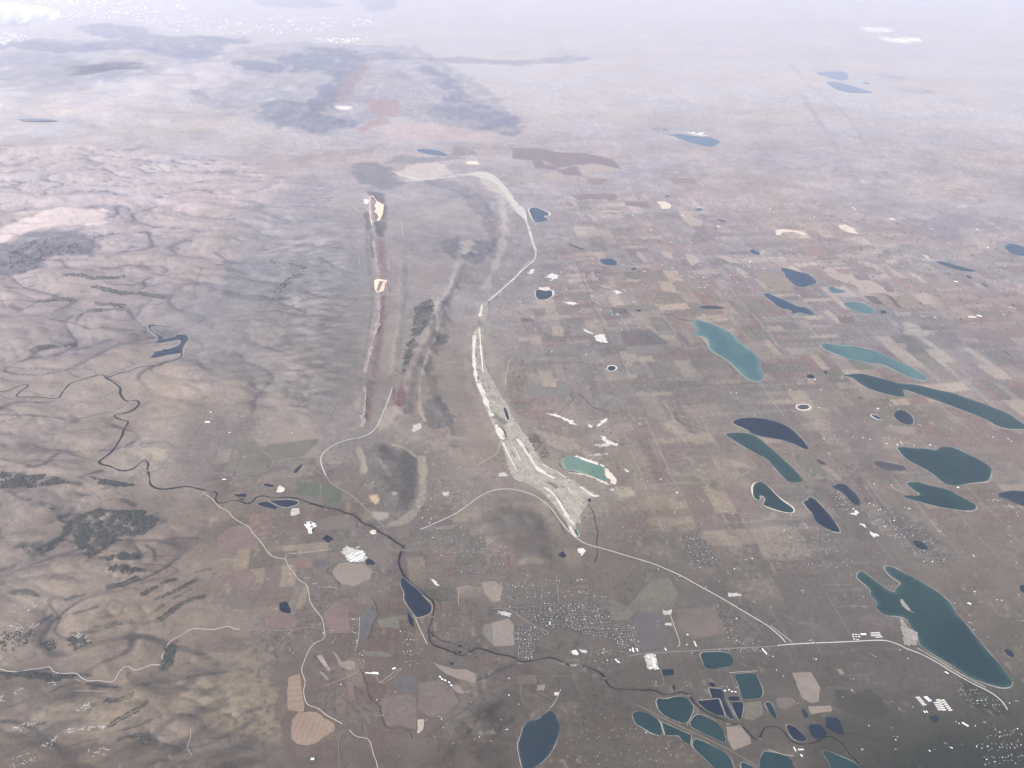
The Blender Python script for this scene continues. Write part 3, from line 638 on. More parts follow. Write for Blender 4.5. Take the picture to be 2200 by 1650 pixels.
# far mountains and mesas
area(q(A3, '600,230 900,200 1250,230 1300,300 1500,320 1700,300 2000,330 2130,320 2150,380 1900,400 1900,460 1700,510 1400,470 1250,420 900,430 700,400 900,330'), FARWOOD, 0.75, holes=0.4)
area(q(A3, '-200,400 0,390 200,350 370,360 800,400 1000,420 700,450 300,430 -200,430'), FARWOOD, 0.75, holes=0.3)
area(q(A3, '-200,480 300,450 440,470 600,500 900,560 1100,600 1200,640 900,690 700,720 400,690 -200,720'), FARWOOD, 0.5, holes=0.7)
area(q(A3, '1970,540 2200,520 2500,560 2400,620 2200,600 2100,590'), FARWOOD, 0.8)
area(q(A0, '190,520 250,480 450,410 800,420 950,480 970,560 880,680 840,760 740,830 700,900 560,960 480,960 430,900 530,830 550,750 640,680 580,600 420,620 300,660 260,620 310,570 220,550'), FARWOOD, 0.78, holes=0.3)
area(q(A0, '0,900 100,860 400,880 520,960 640,1000 820,1040 840,1100 640,1120 480,1140 350,1100 200,1090 100,1040'), FARWOOD, 0.68, holes=0.45)
area(q(A0, '930,480 1060,430 1250,450 1320,500 1200,520 1050,500 980,520'), FARWOOD, 0.6, holes=0.5)
area(q(A0, '1370,560 1520,560 1620,620 1740,690 1760,770 1850,860 1990,920 2130,960 2250,1000 2300,1130 2197,1170 1960,1120 1900,1030 1700,1030 1500,990 1480,940 1600,900 1640,820 1570,740 1480,650'), FARWOOD, 0.62, holes=0.45)
area(q(A0, '1300,500 1700,490 2200,520 2700,480 2900,500 2700,540 2200,560 1700,540'), FARWOOD, 0.5, holes=0.3)
area(q(A0, '0,0 300,0 560,0 700,40 600,70 200,70 0,40'), FARWOOD, 0.6, holes=0.2)
area(q(A0, '930,0 1200,0 1200,80 1000,100 900,60'), FARWOOD, 0.6)
area(F('380,120 640,90 900,100 980,150 1060,200 1120,260 1000,290 860,250 700,290 560,270 420,220'), FARWOOD, 0.42, holes=0.6)
area(F('0,90 200,85 460,110 420,160 200,190 0,200'), FARWOOD, 0.4, holes=0.6)
area(q(A0, '930,860 1080,840 1230,870 1240,990 1090,1000 980,960'), REDDISH, 0.7, rag=.4)
area(q(A0, '1000,1020 1140,1020 1170,1060 1000,1100 920,1140 880,1110'), REDDISH, 0.7, rag=.4)
area(q(A0, '720,760 900,560 1000,500 980,640 850,800 760,900 680,900'), REDDISH, 0.45, rag=.6)
area(q(A0, '1150,660 1230,610 1310,640 1270,690 1160,690'), FARWOOD, 0.4)
area(q(A0, '820,1430 860,1400 1050,1400 1180,1450 1200,1550 1290,1570 1200,1620 1050,1620 900,1560 830,1500'), SCRUB, 0.85, holes=0.2)
area(q(A0, '1120,1370 1280,1330 1500,1350 1640,1330 1700,1250 1900,1290 1880,1330 1680,1380 1400,1410 1140,1400'), SCRUB, 0.7, holes=0.3)
area(q(A0, '1390,1570 1550,1520 1650,1530 1800,1620 1900,1690 1800,1720 1650,1620 1500,1600'), SCRUB, 0.6, holes=0.3)
area(q(A0, '600,1300 900,1290 1180,1180 1240,1200 1000,1310 800,1330'), SCRUB, 0.45, holes=0.4)
area(q(A0, '1190,1480 1400,1400 1680,1400 1650,1500 1450,1560 1300,1560'), PALEG, 0.55)
area(q(A0, '1820,1490 1960,1480 2060,1530 2150,1640 2230,1780 2150,1740 2000,1600 1860,1510'), PALEG, 0.55)
area(q(A0, '1800,1385 1900,1385 1915,1410 1800,1415'), (0.5, 0.40, 0.28), 0.9, rag=.3)
area(q(A0, '680,910 780,915 860,905 780,945 700,940'), (0.46, 0.38, 0.30), 0.8, rag=.3)
area(q(A0, '1100,1100 1500,1050 1800,1100 2100,1230 1700,1220 1300,1200 1000,1250'), (0.27, 0.19, 0.155), 0.5)
area(q(A3, '1000,820 1500,560 2000,560 2100,700 1700,760 1300,900 900,980 400,900'), (0.27, 0.22, 0.195), 0.5)
area(q(B0, '-100,340 300,200 520,130 900,160 900,260 600,290 250,330 -100,450'), (0.40, 0.31, 0.25), 0.75)
area(q(B0, '0,120 300,90 700,20 1100,40 1500,60 1300,120 900,110 500,130'), (0.30, 0.235, 0.205), 0.6)
area(q(B0, '1350,60 1600,0 2100,0 2400,40 2200,120 1700,160 1400,170'), (0.28, 0.21, 0.18), 0.5)
for s in ('1200,60 1500,20 1900,40', '800,140 1000,110 1200,130', '1400,1560 1700,1500 1900,1480'):
    pass
# wooded hill north of the canyon, and the draws of the canyon country
area(q(B0, '-150,600 0,560 100,520 200,450 300,415 420,415 520,405 620,420 740,470 770,510 720,550 620,545 500,540 420,560 350,590 330,650 200,700 80,690 -150,720'), FOREST, 0.78, holes=0.35)
area(q(B0, '-150,480 0,450 240,370 300,345 500,320 700,350 860,450 800,560 600,540 420,560 330,660 100,720 -150,720'), SCRUB, 0.75, holes=0.45)
for s, w in (('570,715 640,705 720,725 850,750 950,740 1070,730', 9), ('900,770 1000,800 1130,805 1290,785', 5), ('800,815 920,840 1000,870 1100,870 1200,870 1300,890 1420,915', 9), ('330,940 420,940 560,915 640,950', 6),
             ('200,1010 270,980 330,940', 6), ('830,950 960,970 1070,985', 9), ('660,1110 680,1060 770,1020 880,1015 960,1010', 6), ('940,1010 1040,1015', 10), ('450,1100 600,1120 700,1150 770,1180', 5), ('800,1180 950,1175 1130,1190', 5),
             ('1300,970 1400,965 1500,955', 4), ('1840,520 1920,570 1990,610 2197,570', 6), ('1860,630 2000,612', 7), ('1920,810 2050,800 2197,770', 5), ('2070,910 2130,925 2197,930', 5), ('310,1350 400,1330', 16), ('400,1330 530,1330 640,1310', 6), ('210,1450 300,1390 400,1340', 10),
             ('680,1350 780,1330 880,1290 960,1270', 8), ('1700,920 1660,870 1690,780 1740,650 1760,640', 3), ('1580,1005 1650,985', 14), ('1560,1440 1700,1440 1720,1500 1790,1530', 9), ('20,820 140,825', 4), ('90,980 170,1020', 9), ('540,915 600,925', 8), ('560,1530 620,1580 700,1600', 3), ('60,1510 110,1500', 5), ('1900,1380 1980,1320 2030,1310', 5)):
    streak(q(B0, s), w, FOREST, 0.75)
for s, w in (('0,930 100,915 250,920 400,910 560,915 800,905', 7), ('170,890 230,800 330,720 400,700', 9), ('0,740 100,700 180,680', 7), ('0,600 100,590 250,630 420,660', 5), ('300,620 420,655', 6), ('330,280 440,245 560,230', 6), ('450,370 560,360 720,350', 4), ('540,530 700,545 860,555', 4)):
    streak(q(B1, s), w, FOREST, 0.75)
area(q(B1, '-260,600 200,540 420,620 520,760 440,930 200,950 -300,940'), (0.075, 0.074, 0.074), 0.72, holes=0.55)
area(F('400,640 520,560 700,520 790,560 790,700 770,830 720,900 600,860 480,800 400,720'), (0.150, 0.142, 0.135), 0.55, soft=10)
area(F('520,430 700,430 780,480 780,620 640,640 500,600'), (0.165, 0.155, 0.145), 0.5, soft=10)
area(F('330,660 500,640 560,760 470,830 400,800'), (0.155, 0.145, 0.140), 0.45, soft=8)
# grain of short draws on the long slope west of the red ridge
SL = flat(F('520,520 780,480 790,700 770,830 730,920 600,900 560,760'))
i = box(SL, 600); x, y = X[i], Y[i]; k = sst(300, -900, sdist(x, y, SL))
g = perlin((x + 0.35 * y) / 620, (y - .2 * x) / 210, 101) + 0.6 * perlin((x + .35 * y) / 300, (y - .2 * x) / 100, 102)
lerp(i, SCRUB, k * sst(0.15, 0.55, g) * 0.6); lerp(i, (0.27, 0.225, 0.19), k * sst(-0.2, -0.6, g) * 0.45)
# ridges and mesas along the valley
area(q(B1, '1370,990 1420,940 1500,930 1540,980 1480,1050 1470,1120 1430,1210 1380,1260 1330,1240 1360,1150 1370,1080'), SCRUB, 0.9, holes=.25)
area(q(B1, '1570,930 1620,940 1600,1000 1560,1080 1530,1110'), SCRUB, 0.85, holes=.3)
area(q(B1, '1480,1210 1530,1190 1640,1230 1630,1300 1520,1310'), FOREST, 0.75)
area(q(B1, '1300,1300 1360,1260 1400,1320 1330,1420 1290,1550 1250,1570 1260,1480'), SCRUB, 0.9, holes=.2)
area(q(B1, '1440,1380 1490,1370 1510,1450 1460,1560 1430,1480'), SCRUB, 0.85, holes=.2)
area(q(B1, '1580,420 1650,390 1750,380 1800,410 1990,390 2030,480 1980,560 1900,620 1840,570 1700,600 1640,560 1620,480'), SCRUB, 0.95, holes=.15)
area(q(B1, '1740,430 1860,420 1900,520 1790,530'), TANS, 0.7)
area(q(B1, '1780,20 1900,30 1990,80 2010,170 1990,330 1950,300 1950,200 1850,180 1830,100'), SCRUB, 0.7, holes=.3)
area(q(B1, '980,0 1100,10 1120,60 1130,130 1100,240 1040,110 1000,60'), FOREST, 0.8, rag=.4)
area(q(B1, '1010,260 1130,250 1140,310 1080,390 1030,350'), FOREST, 0.75, rag=.4)
streak(q(B1, '945,180 960,250 970,320 1000,390 1000,480 1010,560'), 9, FOREST, 0.75)
streak(q(B1, '1060,420 1080,520 1090,600 1100,680'), 14, REDDISH, 0.7)
streak(q(B1, '1075,900 1090,1000 1070,1120 1060,1250 1050,1400 1030,1520 1000,1650'), 12, (0.16, 0.10, 0.095), 0.75)
streak(q(C1, '990,-20 980,100 985,200 950,330'), 12, REDDISH, 0.55)
streak(q(B1, '1260,900 1260,1100 1240,1300 1200,1500'), 10, (0.19, 0.175, 0.15), 0.6)
area(q(C1, '1165,130 1180,20 1250,-10 1300,90 1290,160 1240,195 1190,175'), (0.115, 0.062, 0.064), 0.95, rag=.25)
area(q(C1, '1460,130 1560,110 1640,170 1690,300 1720,420 1690,430 1640,370 1500,370 1440,290'), SCRUB, 0.8, holes=.15)
area(q(C1, '970,530 1100,505 1140,540 1180,600 1280,560 1380,640 1390,700 1380,830 1360,1000 1300,1080 1180,1120 1140,1100 1100,1010 1000,940 940,830 930,700 940,600'), (0.115, 0.107, 0.098), 0.85, rag=.9)
area(q(C1, '1040,640 1150,720 1160,770 1080,720'), (0.2, 0.175, 0.145), 0.7)
for s, w in (('1430,640 1440,800 1430,950 1390,1060 1330,1140 1250,1190 1150,1210', 19), ('1180,520 1280,550 1370,620 1430,650', 7), ('1400,150 1400,230 1450,310', 8), ('880,540 920,640 930,760', 12)):
    streak(q(C1, s), w, (0.30, 0.265, 0.205), 0.8)
area(q(C1, '1480,480 1700,560 1800,620 1900,620 1700,640 1560,560'), TANS, 0.6)
area(q(C1, '1120,230 1200,180 1230,230 1200,330 1080,380 1040,370'), PALEG, 0.6)
area(q(C1, '700,480 900,470 1100,430 1330,420 1330,450 1100,490 900,560 780,620 720,560'), (0.16, 0.14, 0.125), 0.5)
area(q(C1, '980,960 1040,950 1060,1000 1030,1040 1000,1010'), (0.55, 0.40, 0.27), 0.9, rag=.3)
area(q(C1, '1000,1100 1140,1100 1130,1140 1060,1180 1030,1160'), (0.42, 0.37, 0.31), 0.8, rag=.4)
area(F('1030,1120 1080,1090 1140,1095 1170,1120 1190,1200 1160,1230 1100,1190'), (0.115, 0.107, 0.098), 0.55, soft=5)
area(q(C2, '130,480 200,430 280,520 330,620 260,640 220,560 170,520'), (0.135, 0.108, 0.11), 0.85)
area(q(C2, '210,390 380,440 520,470 640,560 800,640 700,650 560,600 430,560 330,540 250,440'), (0.31, 0.26, 0.205), 0.6)
area(q(C2, '1300,340 1400,310 1500,400 1700,430 1740,470 1600,540 1480,470 1360,420'), (0.29, 0.245, 0.18), 0.6)
area(q(C2, '1340,770 1700,720 2000,740 2040,900 1840,860 1650,820'), (0.27, 0.225, 0.165), 0.5)
area(q(C2, '880,860 1000,900 1080,950 950,980 850,930'), (0.38, 0.33, 0.25), 0.75)
area(q(C2, '1200,1300 1400,1250 1470,1400 1560,1480 1500,1560 1420,1500 1300,1400'), (0.115, 0.118, 0.098), 0.6)
area(q(C2, '1110,1380 1340,1400 1400,1520 1250,1500 1130,1440'), (0.25, 0.215, 0.165), 0.55)
streak(F('1008,374 960,380 900,388 855,372'), 7, (0.36, 0.325, 0.27), .7)
area(F('1090,930 1180,960 1230,1010 1310,1040 1340,1070 1290,1100 1250,1150 1220,1130 1170,1060 1110,1030 1080,960'), (0.27, 0.235, 0.19), 0.55, soft=5)
area(F('1030,700 1050,690 1090,850 1120,900 1100,930 1060,860'), (0.26, 0.23, 0.185), 0.5, soft=3)
# the canyon and the wooded north slopes above it
area(q(C0, '340,1010 420,1060 480,1110 540,1120 620,1100 680,1130 780,1110 840,1080 900,1120 1000,1090 1100,1100 1220,1090 1300,1120 1380,1170 1360,1230 1240,1290 1160,1310 1060,1310 980,1350 920,1400 840,1420 770,1500 720,1490 690,1420 640,1380 620,1310 560,1310 520,1360 520,1420 440,1430 360,1470 280,1490 200,1460 160,1400 200,1350 290,1370 350,1400 460,1390 480,1330 540,1290 530,1200 480,1140 420,1090'), FOREST, 0.8, holes=0.7, rag=1.8)
area(q(C0, '-200,760 0,760 60,740 160,770 230,790 320,780 420,780 540,820 580,850 520,880 430,870 330,860 200,890 60,900 -200,900 20,880 120,850 200,830 120,800 -200,800'), FOREST, 0.7, holes=0.45)
for s, w in (('240,700 310,710 380,690 440,640 490,600', 8), ('590,850 680,860', 9), ('800,930 870,990', 4), ('600,600 700,630 840,660', 4), ('700,800 860,750', 12), ('0,640 120,670 240,695', 4), ('90,930 170,980 250,995', 8), ('640,935 700,955 780,960', 7), ('1040,990 1160,1040', 10), ('310,160 470,150', 6), ('0,265 130,265 300,270 560,310', 5), ('680,330 550,340', 4), ('860,290 900,300', 4), ('870,1490 1000,1480 1080,1460', 9), ('1060,1480 1200,1490', 16), ('960,1440 1100,1430', 5), ('1420,1340 1560,1320 1700,1330', 7), ('1260,1390 1330,1430 1330,1520', 8), ('930,1560 1040,1590 1240,1610', 8), ('1420,1590 1450,1550', 8), ('1140,1600 1250,1600', 7), ('1240,1450 1330,1420', 5), ('0,1600 120,1560', 8), ('1680,1620 1800,1590', 5)):
    streak(q(C0, s), w, FOREST, 0.75)
area(q(C0, '790,800 860,830 950,820 1030,850 1170,870 1130,890 1020,880 900,890 850,860'), FOREST, 0.7, holes=.3)
area(q(C0, '1050,560 1200,540 1440,570 1430,640 1340,660 1300,600 1100,650'), (0.31, 0.265, 0.20), 0.55)
area(q(C0, '600,480 740,470 920,520 800,600 620,570'), (0.29, 0.24, 0.18), 0.5)
for s, w in (('940,90 1060,70 1180,20', 12), ('1220,160 1300,110 1400,60 1510,20', 9), ('1340,200 1450,150 1560,100 1700,20', 6), ('1360,380 1440,330 1500,270 1600,210 1760,170', 9), ('1500,190 1640,110', 5), ('800,430 950,430 1020,390 1200,400 1400,380', 7), ('330,400 440,340', 8), ('620,490 760,480 900,470 1000,400', 5), ('430,1000 540,940 640,920', 7), ('900,1060 1000,1080 1150,1010', 8), ('480,1110 640,1070', 6), ('930,1290 1060,1210 1200,1140 1260,1080', 9), ('1000,1330 1150,1300 1300,1230', 5), ('1000,1410 1150,1370 1280,1370', 6), ('1200,1430 1300,1380', 7), ('1240,1650 1330,1600 1450,1575 1600,1590', 9), ('1640,860 1900,830 2150,780', 6), ('1700,940 1900,900 2200,820', 5), ('1950,960 2080,910 2220,870', 6), ('2000,1090 2100,1040 2250,1000', 5), ('1560,760 1700,740 1900,760', 4), ('1640,860 1560,900 1500,900', 4), ('500,860 640,840 780,850', 6), ('720,1340 900,1300 1100,1250', 6), ('560,1480 700,1420 850,1400', 5), ('100,1400 260,1350 400,1320', 7), ('1140,300 1000,330 860,360', 5), ('1400,250 1300,330 1200,370', 7), ('1840,1100 2000,1040 2200,980', 5), ('100,130 250,130 330,170', 14), ('560,200 720,160', 8), ('640,320 840,260', 8), ('1780,1390 1920,1390', 3), ('250,1300 380,1260', 8)):
    streak(q(D0, s), w, FOREST, 0.75)
area(q(D0, '550,520 720,510 780,580 700,640 620,620'), FOREST, 0.6, holes=.6)
area(q(D0, '330,580 440,540 490,600 430,650'), FOREST, 0.5, holes=.6)
area(q(D0, '-50,830 120,840 300,820 450,840 560,850 640,860 480,900 200,900 130,860 -50,850'), FOREST, 0.8, holes=.2)
area(q(D0, '640,910 900,900 1050,950 1040,985 900,960 700,930'), FOREST, 0.65, holes=.3)
area(q(D0, '1420,600 1520,560 1510,660 1420,720 1470,780 1440,840 1380,800 1440,700'), FOREST, 0.75, holes=.2)
area(q(D0, '880,300 1200,290 1500,340 1900,360 1600,420 1250,420 1000,560 900,620 700,680 560,660 560,560 850,480'), (0.235, 0.19, 0.145), 0.5)
area(q(D0, '1500,920 1800,860 2300,820 2400,1100 2350,1400 2000,1300 1700,1200 1500,1050'), (0.34, 0.272, 0.195), 0.8, holes=.45, soft=7, rag=2)
area(q(D0, '1640,700 1900,660 2200,640 2350,700 2200,800 1800,800 1600,780'), (0.30, 0.245, 0.185), 0.6, holes=.4)
GR = flat(F('-200,1560 60,1480 300,1420 560,1420 620,1500 610,1800 -300,1800'))
i = box(GR, 500); x, y = X[i], Y[i]; k = sst(200, -700, sdist(x, y, GR)); a_, b_ = x * .85 + y * .53, -x * .53 + y * .85
g = perlin(a_ / 1100, b_ / 260, 111) + .6 * perlin(a_ / 520, b_ / 120, 112)
lerp(i, SCRUB, k * sst(.12, .5, g) * .6); lerp(i, (0.28, 0.225, 0.165), k * sst(-.15, -.55, g) * .5)
area(q(D0, '1080,1210 1170,1180 1130,1240'), (0.30, 0.23, 0.15), 0.7)
area(q(D0, '1700,1200 1900,1250 2200,1350 2200,1420 1900,1330'), (0.20, 0.16, 0.115), 0.5)
area(q(D2, '0,0 -200,1000 0,1100 200,900 100,800'), (0.15, 0.13, 0.115), 0.3)
# valley floors, bottom land and the darker ground toward the city
area(q(C1, '0,1100 100,1090 140,1150 120,1230 50,1290 -60,1290 -100,1180'), (0.215, 0.140, 0.115), 0.6)
area(F('640,1310 760,1290 900,1330 960,1420 900,1500 960,1560 860,1620 620,1640 590,1500'), (0.165, 0.128, 0.105), 0.45)
area(F('900,1650 1000,1540 1080,1480 1160,1500 1130,1580 1110,1700 900,1760'), (0.115, 0.10, 0.083), 0.6)
for s, w in (('1650,1540 1850,1300 2100,1080', 22), ('1900,1560 2050,1350 2200,1220', 14), ('2070,1380 2150,1180', 5), ('1880,900 2050,830 2200,760', 10)):
    streak(q(D1, s), w, FOREST, 0.55)
area(F('1250,1430 1600,1410 2400,1280 2700,1900 1100,1900 1150,1700 1200,1550'), (0.112, 0.098, 0.080), 0.60, soft=12)
area(F('1750,1540 2000,1480 2400,1420 2600,1900 1700,1900'), (0.060, 0.064, 0.050), 0.75, soft=14)
area(F('1900,1620 2100,1520 2400,1450 2600,1900 1850,1900'), (0.040, 0.048, 0.040), 0.75, soft=16)  # city trees, with the corner's vignette also darkened into the colour
area(F('1090,1240 1400,1180 1700,1200 1900,1150 2300,1100 2500,1600 1200,1500'), (0.135, 0.122, 0.108), 0.45, soft=14)
area(F('600,1640 1200,1560 1300,1700 1100,1900 400,1900 300,1680'), (0.135, 0.108, 0.088), 0.5, soft=12)
area(F('-300,1560 300,1600 600,1640 500,1900 -300,1900'), (0.125, 0.098, 0.080), 0.55, soft=12)
area(q(D3, '560,1000 900,980 1050,1180 760,1200 560,1130'), (0.068, 0.075, 0.060), 0.6)
area(q(D3, '1650,800 1850,980 2040,1060 2080,1180 1900,1200 1720,1100'), (0.055, 0.066, 0.056), 0.8, rag=.6)
area(q(D3, '910,1490 960,1490 1000,1560 1030,1680 930,1680'), FOREST, 0.7)
TOWN_PX = [F('1108,1350 1165,1345 1180,1362 1158,1370 1150,1400 1145,1418 1110,1412 1102,1385'), F('1140,1300 1200,1290 1215,1320 1240,1345 1190,1350 1150,1335 1100,1320 1050,1318 1055,1305'),
           F('1210,1300 1265,1290 1310,1320 1320,1340 1365,1340 1375,1395 1330,1392 1300,1370 1240,1360 1215,1345'), F('1455,1150 1500,1140 1545,1215 1490,1220'), F('1900,1110 1990,1120 2050,1200 1960,1190'), F('1760,1050 1850,1090 1900,1160 1830,1160')]
for k, t in enumerate(TOWN_PX):
    area(t, (0.115, 0.108, 0.102), 0.75, soft=2, seed=k)
area(q(C3, '500,200 640,230 760,300 900,420 1000,560 1080,800 1000,900 900,800 800,640 640,500 540,360'), (0.125, 0.105, 0.105), 0.55, soft=3)
area(q(C3, '600,640 760,760 900,920 1100,1100 1400,1300 1300,1400 1000,1150 760,900'), (0.105, 0.092, 0.095), 0.6, soft=3)
for s, w, c_, k_ in (('960,390 1010,405 1045,440 1058,500 1050,555', 12, SCRUB, .45), ('1010,540 985,600 962,640 942,680 922,730 905,760 890,800 880,850 872,885', 12, SCRUB, .6), ('950,645 955,690 938,720 922,760 916,800 926,835 934,870 960,900 978,935', 7, SCRUB, .55),
        ('930,640 945,700 925,745 908,790 900,830 903,880 915,905', 4, PALEG, .7), ('985,560 965,620 935,660', 6, PALEG, .5), ('866,560 862,640 858,700 850,760', 4, SCRUB, .5), ('880,540 876,640 868,720 858,800 850,860', 8, (0.205, 0.19, 0.16), .6), ('838,430 842,520 846,620 842,720 828,800', 5, (0.21, 0.165, 0.15), .6),
        ('800,600 800,660 790,720 780,780 772,840', 6, SCRUB, .55), ('786,480 790,540 796,590', 5, SCRUB, .6), ('1000,470 990,540 970,600', 9, (0.2, 0.175, 0.155), .5), ('1075,420 1085,470 1080,530 1060,580 1040,620', 14, PALEG, .45), ('1010,700 1000,760 1005,820 1025,880', 10, (0.215, 0.185, 0.155), .5)):
    streak(F(s), w, c_, k_, rag=1.3)
for s, w in (('1980,330 1990,220 1960,240', 0),): pass
streak(F('1870,330 1830,260 1790,220 1740,185 1700,140'), 5, (0.15, 0.125, 0.115), 0.5)
streak(F('1720,200 1780,290 1830,370 1875,430'), 9, (0.155, 0.13, 0.125), 0.6)
area(q(B3, '1300,280 1500,180 1700,220 1800,260 1660,300 1650,420 1430,420 1330,360'), (0.145, 0.118, 0.118), 0.7, rag=.5)
area(q(B3, '2000,380 1960,300 1830,270 1680,290 1660,340 1830,300 1950,330'), (0.15, 0.13, 0.12), 0.6)
area(q(B3, '1500,840 2250,820 2250,1250 1700,1200'), (0.20, 0.135, 0.115), 0.35, soft=4)
area(q(C3, '1900,300 2250,560 2250,760 2000,640 1700,560 1500,400'), (0.19, 0.125, 0.110), 0.4, soft=4)
speck = sst(.22, .5, perlin(X / 75, Y / 75, 105)) * sst(-.1, .3, fbm(X / 900, Y / 900, 2, 106)) * sst(24000, 12000, DIST)
lerp(np.arange(len(X)), (0.075, 0.07, 0.066), speck * .45)
speck = sst(.3, .55, perlin(X / 95, Y / 95, 107)) * sst(.0, .35, fbm(X / 1000, Y / 1000, 2, 108)) * sst(26000, 12000, DIST)
lerp(np.arange(len(X)), (0.31, 0.28, 0.24), speck * .45)
C *= (1 + 0.06 * RNG.randn(len(X)) * (DIST < 60000))[:, None]
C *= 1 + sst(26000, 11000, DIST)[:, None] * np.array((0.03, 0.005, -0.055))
C *= 1 + sst(14000, 30000, DIST)[:, None] * np.array((-0.02, 0.0, 0.09))  # bluish haze tint put into the far ground's colour
C *= (0.43 + 0.27 * sst(7500, 16500, DIST) + 0.52 * sst(15000, 42000, DIST))[:, None]      # near dimness and far haze glow put into the ground colour
C *= (1 + 0.15 * hillm * sst(18000, 12000, DIST))[:, None]
C = np.clip(C, 0.02, 0.75)
# ---------------------------------------------------------------- the land sheet itself
nr, na = GX.shape
V = np.column_stack([X, Y, GZ.ravel()])
ii, jj = np.meshgrid(np.arange(nr - 1), np.arange(na), indexing='ij'); j2 = (jj + 1) % na
Fq = np.stack([ii * na + jj, ii * na + j2, (ii + 1) * na + j2, (ii + 1) * na + jj], -1).reshape(-1, 4)[:, ::-1]
nv = len(V); V = np.vstack([V, [[0, 0, float(GZ[0].mean())]]]); C4 = np.vstack([C, C[:1]])
cap = np.stack([np.full(na, nv), np.arange(na), (np.arange(na) + 1) % na], 1)[:, ::-1]
me = bpy.data.meshes.new('ground')
nf4, nf3 = len(Fq), len(cap)
me.vertices.add(len(V)); me.vertices.foreach_set('co', V.astype(np.float32).ravel())
me.loops.add(nf4 * 4 + nf3 * 3); me.loops.foreach_set('vertex_index', np.concatenate([Fq.ravel(), cap.ravel()]).astype(np.int32))
me.polygons.add(nf4 + nf3)
me.polygons.foreach_set('loop_start', np.concatenate([np.arange(nf4) * 4, nf4 * 4 + np.arange(nf3) * 3]).astype(np.int32))
me.update(calc_edges=True)
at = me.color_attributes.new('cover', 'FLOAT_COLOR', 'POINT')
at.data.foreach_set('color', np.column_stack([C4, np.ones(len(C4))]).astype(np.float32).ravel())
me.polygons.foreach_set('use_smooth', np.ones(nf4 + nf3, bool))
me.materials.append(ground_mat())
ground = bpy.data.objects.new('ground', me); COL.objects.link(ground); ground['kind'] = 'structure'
ZMIN = float(V[:, 2].min())
